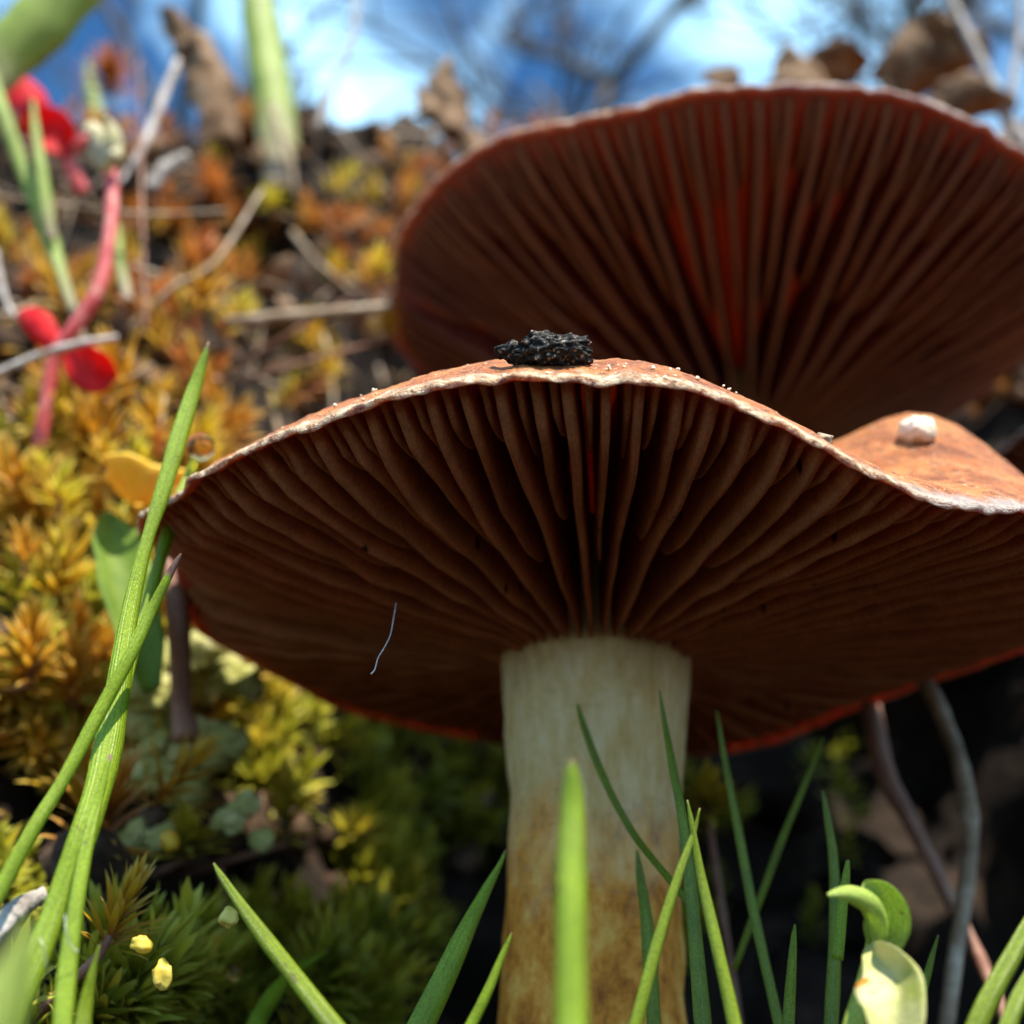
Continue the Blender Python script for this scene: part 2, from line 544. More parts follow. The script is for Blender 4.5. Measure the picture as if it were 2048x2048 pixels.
M['m_gold'] = mat_moss('golden_moss_leaf', [(0.0, (0.40, 0.14, 0.010)), (0.35, (0.56, 0.29, 0.016)), (0.7, (0.60, 0.43, 0.022)), (1.0, (0.50, 0.49, 0.03))], (0.78, 0.62, 0.20), (0.26, 0.075, 0.008), 0.45)
M['m_orange'] = mat_moss('orange_moss_leaf', [(0.0, (0.36, 0.085, 0.015)), (0.5, (0.52, 0.18, 0.025)), (0.8, (0.56, 0.33, 0.03)), (1.0, (0.52, 0.45, 0.04))], (0.62, 0.36, 0.14), (0.16, 0.045, 0.01), 0.4)
M['m_green'] = mat_moss('green_moss_leaf', [(0.0, (0.19, 0.21, 0.012)), (0.5, (0.38, 0.38, 0.02)), (0.8, (0.52, 0.47, 0.03)), (1.0, (0.60, 0.42, 0.03))], (0.56, 0.55, 0.13), (0.06, 0.065, 0.008), 0.4)

# ------------------------------------------------------------------ the bank and the ground it rises from
PROF_Y = [-400, 7.6, 9.4, 10.7, 12.3, 14.0, 16.0, 18.2, 20.0, 40, 300, 5000]
PROF_Z = [-1.3, -1.2, 0.0, 1.1, 3.4, 6.6, 10.8, 15.2, 17.4, 18.2, 19.0, 22.0]


def sstep(a, b, x):
    t = min(1.0, max(0.0, (x - a) / (b - a)))
    return t * t * (3 - 2 * t)


def bank_z(x, y):
    sh = 6.5 * sstep(-4.2, 0.9, x) - 3.5 * sstep(6.0, 10, x)
    yy = y - sh if y < 60 else y
    if y > 10 and y < 60: yy = y - sh * (1 - sstep(30, 60, y))
    elif y <= 10: yy = y - sh
    yy += 1.6 * sstep(-2.7, -3.8, x) * (1 - sstep(12.3, 16.2, y)) * sstep(4, 7, y)
    z = float(np.interp(yy, PROF_Y, PROF_Z))
    crest = sstep(9, 15, z)
    z += crest * sh * 0.72 * (1 - sstep(30, 60, y))
    return z


def build_bank():
    xs = np.concatenate([np.linspace(-3000, -40, 8), np.linspace(-28, -15, 14), np.arange(-14, 16, 0.20), np.linspace(17, 30, 14), np.linspace(45, 3000, 8)])
    ys = np.concatenate([np.linspace(-400, -20, 6), np.linspace(-10, 6, 12), np.arange(6.5, 30, 0.20), np.linspace(31, 60, 16), np.linspace(80, 5000, 10)])
    V, F = [], []
    for y in ys:
        for x in xs:
            z = bank_z(x, y)
            slope = 1.0 if (7 < y < 45 and abs(x) < 30) else 0.0
            p = Vector((x, y, z))
            d = 0.8 * nz(p, 0.33, 3) + 0.65 * nz(p, 0.85, 11) + 0.35 * nz(p, 2.1, 5)
            d -= 0.5 * max(0.0, nz(p, 0.6, 31) - 0.08) * 4.5
            V.append((x, y - slope * d * 0.8, z + d * 0.55 * (1 if slope else 0.15)))
    nx = len(xs)
    for j in range(len(ys) - 1):
        for i in range(nx - 1):
            F.append((j * nx + i, j * nx + i + 1, (j + 1) * nx + i + 1, (j + 1) * nx + i))
    o = mesh_obj('ground', V, F, M['soil'], base=(0, 0, 0))
    tag(o, 'dark humus bank rising behind the mushrooms', None, None, 'structure')
    return o, BVHTree.FromPolygons([Vector(v) for v in V], F)


HOLES = []
GROUND, BVH = build_bank()
for hx, hy, hr in ((186, 112, 0.95), (236, 215, 0.8), (222, 268, 0.75), (290, 240, 0.7), (60, 262, 0.6), (195, 262, .6), (110, 215, .6), (330, 250, .6), (30, 245, .5), (275, 345, .5), (70, 720, .7), (50, 770, .8), (400, 745, 1.0), (370, 830, 1.0), (440, 860, 1.0), (330, 900, .8), (860, 760, 1.2), (930, 800, 1.5), (980, 750, 1.5), (1000, 880, 1.5), (790, 860, 1.4), (850, 900, 1.4), (740, 920, 1.2), (900, 950, 1.3), (820, 970, 1.2)):
    r0 = ray(hx, hy).normalized()
    q0 = BVH.ray_cast(Vector((0, 0, 0)), r0, 200)[0]
    if q0: HOLES.append((q0, hr))
for v in GROUND.data.vertices:
    if abs(v.co.x) < 16 and 5 < v.co.y < 34:
        for q0, hr in HOLES:
            g = (v.co - q0).length / hr
            if g < 2.5: v.co += Vector((0, 1.5, 0.35)) * (hr * math.exp(-g ** 4))
BVH = BVHTree.FromPolygons([v.co.copy() for v in GROUND.data.vertices], [tuple(p.vertices) for p in GROUND.data.polygons])


def hit(px, py):
    r = ray(px, py).normalized()
    loc, nor, idx, dist = BVH.ray_cast(Vector((0, 0, 0)), r, 200)
    if loc is None: return None, None
    if nor.dot(r) > 0: nor = -nor
    return loc, nor


def hd(px, py, off=0.3, dflt=16.0):
    loc, _ = hit(px, py)
    return (loc.y if loc is not None else dflt) - off


# ------------------------------------------------------------------ mushrooms
def rim_table(near, far, c, Rf):
    A = []
    for lst, first in ((near, True), (far, False)):
        for px, py in lst:
            r = ray(px, py)
            s = np.linspace(2, 30, 6000) / r.y
            X = r.x * s - c[0]; Y = r.y * s - c[1]
            ph = np.arctan2(Y, X)
            g = np.hypot(X, Y) - Rf(ph)
            ins = np.where(g < 0)[0]
            k = int(np.argmin(g)) if len(ins) == 0 else int(ins[0] if first else ins[-1])
            A.append((ph[k], r.z * s[k]))
    A.sort()
    ph = np.array([a[0] for a in A]); hz = np.array([a[1] for a in A])
    g = np.linspace(-math.pi, math.pi, 1441)[:-1]
    h = np.interp(g, ph, hz, period=2 * math.pi)
    kw = 14
    ker = np.exp(-0.5 * (np.arange(-kw, kw + 1) / 6.0) ** 2); ker /= ker.sum()
    hp = np.concatenate([h[-kw:], h, h[:kw]])
    h = np.convolve(hp, ker, 'valid')
    return lambda p: np.interp(p, g, h, period=2 * math.pi)


def build_mushroom(label, group, c, Rf, Hf, zc, p, thr, th0, zap, rs, nfull, stem_pts, mats, bumps=(), seed=0.0, jag=0.014, texp=0.85, name='mushroom'):
    cx, cy = c
    base = Vector((stem_pts[-1][0], stem_pts[-1][1], stem_pts[-1][2]))
    root = thing(name, base, label, 'mushroom', group)

    def wav(ph):      # small irregular scallops of the margin
        q = (math.cos(ph) * 9, math.sin(ph) * 9, seed)
        return 0.020 * noise.noise((q[0] * 0.6, q[1] * 0.6, seed)) + 0.018 * noise.noise((q[0] * 2.6, q[1] * 2.6, seed + 4))

    NP = 900
    phis = [2 * math.pi * i / NP - math.pi for i in range(NP)]
    Rp = [float(Rf(np.array(ph))) * (1 + 0.35 * wav(ph)) for ph in phis]
    Hp = [float(Hf(ph)) + 0.8 * wav(ph) for ph in phis]

    def ztop(t, H, x, y):
        z = zc + (H - zc) * t ** p
        for bx, by, s, a in bumps:
            z += a * math.exp(-((x - bx) ** 2 + (y - by) ** 2) / (s * s)) * (1 - t ** 6)
        return z

    def thick(t): return thr + th0 * (1 - t) ** 1.25

    tt_top = list(np.linspace(0.02, 0.80, 18)) + list(np.linspace(0.82, 0.999, 22))
    tt_bot = list(np.linspace(0.985, 0.8, 12)) + list(np.linspace(0.76, 0.08, 16))
    V, T, rings = [], [], 0
    for t in tt_top:
        for i, ph in enumerate(phis):
            r = Rp[i] * t
            x = cx + r * math.cos(ph); y = cy + r * math.sin(ph)
            z = ztop(t, Hp[i], x, y)
            q = (x, y, z)
            z += 0.03 * nz(q, 1.5, seed) * (1 - t) + jag * nz(q, 11, seed) + jag * 0.6 * nz(q, 26, seed)
            V.append((x, y, z)); T.append(t)
        rings += 1
    for k in range(1, 6):     # rounded, crumbly margin
        a = math.pi * k / 6
        for i, ph in enumerate(phis):
            h = thr * 0.5
            q = (cx + Rp[i] * math.cos(ph), cy + Rp[i] * math.sin(ph), Hp[i] + k * 0.02)
            jj = 1 + 0.9 * nz(q, 7, seed + 2) + 0.7 * nz(q, 18, seed + 3)
            r = Rp[i] + h * 0.8 * math.sin(a) * jj
            z = Hp[i] - h + h * math.cos(a) + 0.02 * nz(q, 9, seed + 7)
            V.append((cx + r * math.cos(ph), cy + r * math.sin(ph), z)); T.append(1.0)
        rings += 1
    for t in tt_bot:
        for i, ph in enumerate(phis):
            r = Rp[i] * t
            x = cx + r * math.cos(ph); y = cy + r * math.sin(ph)
            z = ztop(t, Hp[i], x, y) - thick(t)
            V.append((x, y, z)); T.append(t * 0.9)
        rings += 1
    F = []
    for j in range(rings - 1):
        for i in range(NP):
            i2 = (i + 1) % NP
            F.append((j * NP + i, (j + 1) * NP + i, (j + 1) * NP + i2, j * NP + i2))
    F.append(tuple(range(NP)))
    F.append(tuple(reversed(range((rings - 1) * NP, rings * NP))))
    mesh_obj('cap', V, F, mats[0], root, attrs={'t': T, 'u': [0.0] * ((rings - len(tt_bot)) * NP) + [1.0] * (len(tt_bot) * NP)})

    # gills: full, three-quarter and short ones in turn, each a mesh of its own
    rnd = random.Random(int(seed * 10) + 5)
    order = ['full', 'short', 'long', 'short']
    NG = nfull * 4
    for g in range(NG):
        kind = order[g % 4]
        ph = 2 * math.pi * (g + rnd.uniform(-0.13, 0.13)) / NG - math.pi / 2 + 0.012
        Rr = float(Rf(np.array(ph))) * (1 + 0.35 * wav(ph)); H = float(Hf(ph)) + 0.8 * wav(ph)
        wend = {'full': 1.0, 'long': rnd.uniform(0.55, 0.80), 'short': rnd.uniform(0.20, 0.38)}[kind]
        th_b = {'full': 0.088, 'long': 0.082, 'short': 0.066}[kind] * (Rr / 3.6) * (36 / nfull) ** 0.5 * rnd.uniform(0.85, 1.15)
        zr = H - thr
        sway = rnd.uniform(-0.012, 0.012)
        ns = {'full': 22, 'long': 18, 'short': 12}[kind]
        GV, GE, GF = [], [], []
        prof = [(-0.5, 0.0), (-0.46, 0.55), (-0.42, 0.90), (-0.22, 0.985), (0.0, 1.0), (0.22, 0.985), (0.42, 0.90), (0.46, 0.55), (0.5, 0.0)]
        for s in range(ns):
            q = s / (ns - 1)
            w = wend * (1 - (1 - q) ** 1.0) * 0.999
            t_edge = 0.985
            r = Rr * t_edge - (Rr * t_edge - rs) * w
            t = r / Rr
            fade = 1.0
            if kind != 'full':
                fade = math.sqrt(max(0.0, 1 - (w / wend) ** (7 if kind == 'long' else 5)))
            phi = ph + sway * math.sin(w * 3.3) / max(t, 0.3) + 0.010 * noise.noise((w * 4, g * 3.1, seed))
            x0 = cx + r * math.cos(phi); y0 = cy + r * math.sin(phi)
            zu = ztop(t, H, x0, y0) - thick(t) + 0.03
            ze = zr + (zap - zr) * w ** texp
            rise = min(1.0, 0.15 + w / 0.05)
            lf = {'full': 1.0, 'long': 0.96, 'short': 0.78}[kind]
            dep = max(0.03, (zu - ze)) * (lf + (1 - lf) * 0) * fade
            dep = max(dep, 0.035) * (0.4 + 0.6 * min(1, w / 0.06))
            dep *= 1 + 0.05 * noise.noise((w * 9, g * 1.7, seed + 8))
            thk = th_b * (0.55 + 0.45 * min(1, t * 1.2)) * (1 if kind == 'full' else (0.35 + 0.65 * fade))
            thk = min(thk, 2 * math.pi * max(r, 0.3) / NG * (1.25 if kind == 'full' else 0.9) * (2.2 if t < 0.6 else 1))
            tx, ty = -math.sin(phi), math.cos(phi)
            for sx, dz in prof:
                GV.append((x0 + tx * sx * thk, y0 + ty * sx * thk, zu - dep * dz)); GE.append(dz)
        m = len(prof)
        for s in range(ns - 1):
            for k in range(m - 1):
                GF.append((s * m + k, s * m + k + 1, (s + 1) * m + k + 1, (s + 1) * m + k))
        GF.append(tuple(range(m))[::-1]); GF.append(tuple((ns - 1) * m + k for k in range(m)))
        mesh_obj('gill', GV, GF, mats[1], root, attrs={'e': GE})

    # stem
    Q = cr_spline(stem_pts, 40)
    SV, SF, ST = tube_data([Vector(q[:3]) for q in Q], [q[3] for q in Q], 72, True, 0.0)
    SV2 = []
    for v in SV:
        n_ = 0.03 * nz(v, 2.2, seed) + 0.012 * nz((v.x * 6, v.y * 6, v.z * 0.8), 1.0, seed) + 0.012 * nz(v, 7, seed + 1)
        d = Vector((v.x - cx, v.y - cy, 0)).normalized() if name else v
        SV2.append(v + d * n_)
    mesh_obj('stem', SV2, SF, mats[2], root, attrs={'t': ST})
    info = dict(ztop=ztop, Rf=Rf, Hf=Hf, c=c, wav=wav)
    return root, info


FC = at(595, 660, 9.0)
fc = (FC.x, FC.y)
FR = lambda ph: 3.52 + 0.55 * np.exp(-((np.asarray(ph) - 0.0) / 0.75) ** 2) + 0.13 * np.exp(-((np.abs(np.asarray(ph)) - math.pi) / 0.7) ** 2)
near_f = [(157, 514), (185, 496), (212, 477), (265, 448), (318, 425), (371, 407), (424, 396), (456, 390), (509, 385), (562, 382), (588, 384), (636, 382), (684, 390), (731, 405), (768, 420), (795, 435), (819, 450), (848, 467), (890, 492), (927, 506), (970, 513), (1024, 514)]
far_f = [(173, 545), (180, 588), (196, 625), (238, 649), (302, 684), (339, 705), (403, 722), (466, 734), (580, 748), (694, 752), (768, 742), (848, 708), (927, 678), (1024, 644)]
FH = rim_table([(a, b_ - 7) for a, b_ in near_f], far_f, fc, FR)
stem_f = [(FC.x + 0.02, FC.y + 0.05, 3.2, 0.95), (FC.x, FC.y, 2.5, 0.80), (FC.x, FC.y, 2.1, 0.74), (FC.x - 0.03, FC.y, 1.2, 0.665), (FC.x - 0.06, FC.y, 0.5, 0.655), (FC.x - 0.09, FC.y, -0.2, 0.68), (FC.x - 0.10, FC.y, -1.4, 0.80)]
MUSH1, INF1 = build_mushroom('nearer brown mushroom with wavy orange cap, seen from below, pale stem rising from the grass', 'brown mushrooms of one clump',
                             fc, FR, FH, 4.02, 3.3, 0.058, 0.75, 2.30, 0.66, 54, stem_f, (M['cap'], M['gill'], M['stem']), texp=0.52,
                             bumps=((3.3, 8.25, 0.66, 0.46), (4.0, 8.35, 0.8, 0.46), (2.1, 6.95, 0.95, -0.72)), seed=1.3)

BC = at(745, 450, 14.0)
bc = (BC.x, BC.y)
BR = lambda ph: 4.85 + 0.0 * np.asarray(ph)
near_b = [(393, 292), (396, 240), (420, 203), (465, 158), (500, 132), (560, 123), (620, 109), (680, 92), (740, 86), (790, 83), (850, 87), (900, 93), (950, 107), (1000, 138), (1024, 152)]
far_b = [(395, 332), (410, 355), (432, 376), (940, 420), (970, 400), (1024, 352)]
BH = rim_table(near_b, far_b, bc, BR)
stem_b = [(BC.x, BC.y, 7.3, 0.95), (BC.x - 0.1, BC.y, 6.4, 0.9), (BC.x - 0.6, BC.y + 0.1, 4.8, 0.85), (BC.x - 1.9, BC.y + 0.2, 2.6, 0.85), (BC.x - 2.25, BC.y + 0.3, 0.6, 0.8), (BC.x - 2.3, BC.y + 0.3, -1.2, 0.8)]
MUSH2, INF2 = build_mushroom('farther taller dark mushroom with upturned cap and shaded maroon gills, behind the nearer one', 'brown mushrooms of one clump',
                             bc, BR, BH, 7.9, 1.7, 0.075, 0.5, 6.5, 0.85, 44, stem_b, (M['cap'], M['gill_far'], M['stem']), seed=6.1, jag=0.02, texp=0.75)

c3_ = (8.5, 13.0)  # mostly out of view; added so its shadow darkens the lower right soil
build_mushroom('added orange brown mushroom, only its edge showing at the right border, shading the soil behind', 'brown mushrooms of one clump',
               c3_, lambda ph: 2.45 + 0.0 * np.asarray(ph), lambda ph: 5.9 + 0.12 * math.sin(2 * ph + 1), 6.7, 2.2, 0.07, 0.4, 5.3, 0.5, 22,
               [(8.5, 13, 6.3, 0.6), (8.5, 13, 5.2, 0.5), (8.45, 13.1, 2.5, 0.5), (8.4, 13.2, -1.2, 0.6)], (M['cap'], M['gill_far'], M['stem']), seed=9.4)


def on_cap(px, py, lift=0.0):
    """point of the nearer cap's top under a picture position"""
    best = None
    r = ray(px, py)
    for s in np.linspace(4.5, 13, 900) / r.y:
        p = r * s
        dx, dy = p.x - fc[0], p.y - fc[1]
        ph = math.atan2(dy, dx); rr = math.hypot(dx, dy); Rr = float(FR(np.array(ph)))
        if rr > Rr: continue
        z = INF1['ztop'](rr / Rr, float(FH(ph)), p.x, p.y)
        if p.z <= z: return Vector((p.x, p.y, z + lift))
        g = p.z - z
        if best is None or g < best[0]: best = (g, Vector((p.x, p.y, z + lift)))
    return best[1]


# things lying on the nearer cap
def crumb():
    b = on_cap(543, 366)
    u = pxs(b)
    root = thing('soil_crumb', b, 'dark charred crumb lying on the top of the nearer cap', 'crumb')
    V, F = blob_data(b + Vector((8, 0, 15)) * u, 32 * u, 5, 0.36, 1.3, 3.3, (1.15, 0.8, 0.60), 0.26)
    mesh_obj('body', V, F, M['crumb'], root)
    V, F = blob_data(b + Vector((-31, 0, 16)) * u, 13 * u, 4, 0.5, 1.6, 8.1, (1.1, 0.8, 0.72), 0.3)
    mesh_obj('knob', V, F, M['crumb'], root)
    V, F = blob_data(b + Vector((34, 0, 6)) * u, 12 * u, 3, 0.5, 1.6, 5.7, (1.3, 0.8, 0.45), 0.3)
    mesh_obj('flake', V, F, M['crumb'], root)
    V, F = blob_data(b + Vector((-14, -4, 6)) * u, 11 * u, 3, 0.5, 1.6, 2.7, (1.5, 0.8, 0.5), 0.3)
    mesh_obj('flake', V, F, M['crumb'], root)


crumb()
b = on_cap(919, 440)
u = pxs(b)
V, F = blob_data(b + Vector((0, 0, 9)) * u, 18.5 * u, 4, 0.22, 1.4, 12.0, (1.0, 0.9, 0.80), 0.16)
tag(mesh_obj('pebble', V, F, M['grain'], base=b), 'round pale pebble sitting on the right hump of the nearer cap', 'pebble')
b = on_cap(823, 436); u = pxs(b)
V, F = blob_data(b + Vector((0, 0, 1)) * u, 8 * u, 3, 0.4, 1.4, 2.0, (1.2, 1, .8), .2)
tag(mesh_obj('sand_grain', V, F, M['straw'], base=b), 'largest sand grain, at the left foot of the right cap hump', 'grain')
V, F = blob_data((0, 0, 0), 1.0, 2, 0.5, 1.4, 4.0)
grain0 = None
for i in range(46):
    px = random.choice([random.uniform(215, 520), random.uniform(440, 780), random.uniform(600, 700)])
    py = float(np.interp(px, [p[0] for p in near_f], [p[1] for p in near_f])) - random.uniform(7, 24)
    b = on_cap(px, py); u = pxs(b)
    if grain0 is None:
        grain0 = mesh_obj('sand_grain', V, F, M['grain'], base=(0, 0, 0))
        tag(grain0, 'tiny white sand grain stuck along the margin of the nearer cap', 'grain', 'sand grains on the cap margin')
        o = grain0
    else:
        o = grain0.copy(); COL.objects.link(o)
    sc = random.uniform(0.8, 2.4) * u
    o.location = b + Vector((0, 0, sc * 0.5)); o.scale = (sc, sc, sc * random.uniform(0.7, 1.1)); o.rotation_euler = (random.random() * 6, 0, random.random() * 6)

o = tube('fibre', [(396, 603, 6.9, 0.5), (393, 622, 6.8, 0.7), (390, 636, 6.75, 0.8), (384, 648, 6.7, 0.9), (378, 658, 6.7, 0.9), (375, 669, 6.7, 1.2), (371, 674, 6.7, 1.8)], M['fibre'], n=20, sides=6)
tag(o, 'single white hair hanging from the gills of the nearer cap', 'hair')

# ------------------------------------------------------------------ grass blades
BL = 'grass blades around the mushrooms'


def blade(label, pts, mat='grass', group=BL, **kw):
    """pts run from the base to the tip"""
    o = ribbon('grass_blade', pts, M[mat], **kw)
    return tag(o, label, 'grass blade', group)


blade('tall lit grass blade crossing the left tip of the nearer cap', [(-20, 1120, 5.6, 25.5), (20, 1010, 5.8, 26.5), (58, 905, 6.0, 27.6), (88, 820, 6.1, 28.7), (108, 750, 6.25, 29.8), (124, 672, 6.4, 23.4), (136, 600, 6.5, 18.0), (148, 545, 6.55, 13.8), (160, 502, 6.6, 16.0), (176, 447, 6.65, 18.0), (192, 395, 6.7, 16.0), (202, 362, 6.7, 9.5), (208, 341, 6.7, 2.1)], n=60, twist=0.35)
blade('grass blade with dried brown tip crossing in front of the tall left blade', [(-60, 1010, 5.6, 22), (-5, 900, 5.8, 21), (32, 830, 5.9, 18), (62, 782, 6.0, 17), (100, 715, 6.1, 17), (132, 658, 6.15, 17), (155, 610, 6.2, 14), (170, 580, 6.2, 11), (179, 562, 6.2, 7), (183, 554, 6.2, 2)], 'grass_dry', n=60, twist=0.7)
blade('thin grass blade with an amber dew drop on its tip, behind the left cap tip', [(112, 740, 6.5, 12), (132, 655, 6.9, 12), (152, 590, 7.2, 13), (168, 535, 7.5, 14), (183, 497, 7.8, 14), (193, 470, 7.9, 11), (198, 455, 7.9, 8)], n=40, twist=0.4)
blade('lower side shoot below the tall left blade, running to the bottom edge', [(62, 1110, 5.7, 20), (66, 1020, 5.8, 20), (74, 930, 5.9, 18), (86, 850, 6.0, 15), (98, 800, 6.1, 10), (110, 755, 6.15, 5)], twist=0.3)
blade('short grey green tip at the bottom left corner', [(78, 1100, 5.9, 30), (84, 1020, 6.0, 22), (92, 975, 6.0, 11), (99, 945, 6.0, 2)], 'grass_deep', twist=0.8)
blade('sharp straight blade leaning left, with dark tip, left of the stem', [(395, 1110, 6.3, 24), (340, 1036, 6.35, 22), (300, 984, 6.4, 20), (265, 938, 6.4, 17), (238, 900, 6.4, 12), (222, 876, 6.4, 7), (214, 863, 6.4, 2)], 'grass_deep', n=40, twist=0.35)
blade('broad blade leaning right, tip touching the left edge of the stem', [(370, 1130, 7.2, 38), (418, 1035, 7.4, 30), (446, 980, 7.5, 26), (470, 930, 7.6, 20), (490, 890, 7.7, 12), (503, 865, 7.7, 6), (509, 850, 7.7, 2)], twist=0.5)
blade('thin blade with white tip left of the stem foot', [(420, 1110, 6.3, 15), (462, 1040, 6.4, 13), (485, 995, 6.4, 11), (500, 958, 6.4, 7), (507, 941, 6.4, 4), (510, 933, 6.4, 1.5)], twist=0.3)
blade('bright blurred upright blade in front of the stem', [(578, 1130, 4.4, 36.0), (577, 1040, 4.5, 34.8), (575, 950, 4.55, 32.4), (574, 870, 4.6, 30.0), (574, 810, 4.65, 26.4), (573, 778, 4.65, 18.0), (572, 760, 4.65, 6.0)], twist=0.25)
blade('dark curved blade lying across the upper stem', [(690, 905, 7.4, 8.0), (660, 868, 7.6, 7.2), (636, 836, 7.8, 7.2), (614, 797, 7.9, 7.2), (596, 757, 8.0, 8.0), (585, 726, 8.0, 7.2), (578, 704, 8.0, 3.2)], 'grass_deep', twist=0.3)
blade('upright blade along the right edge of the stem', [(712, 1100, 7.0, 20.8), (704, 1000, 7.1, 19.2), (695, 900, 7.2, 16.0), (684, 820, 7.3, 12.0), (674, 770, 7.4, 9.6), (666, 725, 7.5, 6.4), (660, 690, 7.5, 1.6)], 'grass_deep', twist=0.5)
blade('blade leaning right, crossing before the right edge of the stem', [(612, 1110, 6.2, 14.4), (638, 1020, 6.25, 14.4), (660, 940, 6.3, 13.6), (680, 875, 6.35, 10.4), (694, 835, 6.4, 6.4), (700, 808, 6.4, 1.6)], 'grass_deep', twist=0.5)
blade('lit blade with pale midrib leaning left, right of the stem', [(752, 1120, 6.2, 16.0), (735, 1025, 6.3, 15.2), (718, 945, 6.35, 13.6), (703, 875, 6.4, 10.4), (694, 825, 6.4, 6.4), (689, 800, 6.4, 1.6)], 'grass_deep', twist=0.3)
blade('green blade standing before the foot of the stem at the right', [(660, 1110, 7.8, 16.0), (655, 1010, 7.9, 16.0), (648, 930, 8.0, 14.4), (640, 880, 8.0, 9.6), (636, 850, 8.0, 2.4)], 'grass_deep', twist=0.3)
blade('long dim blade leaning left in the shade right of the stem', [(800, 1120, 8.0, 12.8), (775, 1010, 8.1, 12.0), (755, 920, 8.2, 11.2), (738, 830, 8.3, 9.6), (725, 760, 8.3, 7.2), (717, 710, 8.3, 2.4)], 'grass_deep', twist=0.5)
blade('thin dim blade leaning right with its tip near the cap shadow', [(735, 970, 8.8, 6.4), (760, 900, 8.8, 8.0), (782, 840, 8.8, 8.0), (803, 790, 8.8, 6.4), (817, 757, 8.8, 4.0), (824, 738, 8.8, 1.6)], 'grass_deep', twist=0.4)
blade('upright dim blade behind the seedling', [(828, 1120, 7.6, 17.6), (832, 1020, 7.7, 16.0), (836, 930, 7.8, 13.6), (836, 860, 7.9, 10.4), (830, 815, 7.9, 7.2), (825, 790, 7.9, 2.4)], 'grass_deep', twist=0.4)
blade('short yellowish tip beside the upright dim blade', [(838, 960, 7.4, 11.2), (842, 910, 7.4, 12.0), (846, 880, 7.4, 9.6), (848, 860, 7.4, 4.0)], 'grass', twist=0.4)
blade('small pointed blade between the stem and the seedling', [(786, 1110, 7.2, 12.8), (789, 1020, 7.3, 12.0), (792, 970, 7.3, 9.6), (794, 940, 7.3, 6.4), (795, 924, 7.3, 1.6)], 'grass_deep', twist=0.3)
blade('small blade right of the pale seedling leaf', [(912, 1060, 7.8, 8.0), (922, 1000, 7.8, 8.8), (930, 965, 7.8, 7.2), (938, 935, 7.8, 1.6)], 'grass_deep', twist=0.4)
blade('broad lit blade at the bottom right corner', [(945, 1110, 6.0, 20.8), (984, 1010, 6.1, 21.6), (1015, 950, 6.2, 19.2), (1045, 895, 6.3, 12.8), (1070, 850, 6.3, 2.4)], 'grass_deep', twist=0.4)
blade('second broad blade, lowest at the bottom right corner', [(985, 1110, 5.8, 19.2), (1012, 1020, 5.9, 19.2), (1040, 965, 6.0, 16.0), (1080, 900, 6.0, 3.2)], 'grass_deep', twist=0.6)
blade('blurred green blade curving out of the moss at the bottom left', [(235, 1090, 8.4, 24), (255, 1030, 8.7, 22), (275, 995, 9.0, 19), (298, 972, 9.4, 12), (330, 950, 9.8, 4)], 'grass', twist=0.4)
blade('forked pale green blade near the left edge, its longer arm', [(84, 345, 11.4, 6), (70, 300, 11.3, 10), (62, 272, 11.3, 12), (50, 236, 11.3, 20), (38, 202, 11.2, 18), (24, 168, 11.1, 16), (2, 105, 10.9, 15), (-24, 20, 10.8, 8)], 'grass_pale', twist=0.4)
blade('forked pale green blade near the left edge, its shorter arm', [(54, 240, 11.2, 10), (48, 210, 11.1, 15), (41, 165, 11.0, 13), (37, 130, 11.0, 9), (34, 100, 11.0, 3)], 'grass_pale', twist=0.5)
blade('small green blade at the top of the bank behind the bud', [(106, 150, hd(106, 150), 10), (98, 115, hd(106, 150), 14), (92, 85, hd(106, 150), 12), (87, 60, hd(106, 150), 4)], 'grass_pale', twist=0.3)
blade('green blade half hidden behind the pink stalk', [(128, 300, 12.2, 10), (120, 262, 12.2, 11), (114, 225, 12.2, 10), (108, 190, 12.2, 4)], 'grass_pale', twist=0.3)
blade('wide pale blurred blade rising to the top edge, left of the sky gap', [(285, 190, 17.5, 40), (278, 120, 17.4, 42), (268, 60, 17.3, 40), (260, 0, 17.2, 36), (255, -70, 17.2, 14)], 'grass_pale', twist=0.3)
blade('broad blurred green leaf filling the top left corner', [(-40, 110, 12.0, 30), (0, 62, 12.0, 50), (40, 22, 11.9, 58), (85, -25, 11.8, 50), (140, -90, 11.6, 20)], 'grass_pale', fold=0.12, twist=-0.25)
blade('broad blurred green blade right at the bottom left corner', [(-60, 1200, 3.4, 80), (-20, 1080, 3.4, 80), (10, 1000, 3.4, 60), (30, 945, 3.4, 24), (36, 920, 3.4, 6)], 'grass_pale', twist=0.5)

# dew drop on the blade tip
p = at(201, 447, 7.85); u = pxs(p)
V, F = blob_data(p, 14 * u, 4, 0.0)
tag(mesh_obj('dew_drop', V, F, M['dew'], base=p), 'amber dew drop on the grass tip by the left end of the nearer cap', 'dew drop')
p = at(235, 972, 9.3); u = pxs(p)
V, F = blob_data(p, 8 * u, 3, 0.0)
tag(mesh_obj('dew_drop', V, F, M['dew'], base=p), 'small dew drop low in the green moss left of the stem', 'dew drop')
for lab, pts in (('curled pale hair at the foot of the tall left blade', [(78, 952, 5.8, 1.1), (70, 944, 5.75, 1.2), (66, 930, 5.7, 1.1), (65, 915, 5.7, .6)]),
                 ('second curled pale hair, nearer the left edge', [(46, 968, 5.8, 1.1), (45, 955, 5.75, 1.2), (43, 945, 5.7, 1), (40, 938, 5.7, .6)])):
    tag(tube('plant_hair', pts, M['fibre'], sides=5), lab, 'hair')

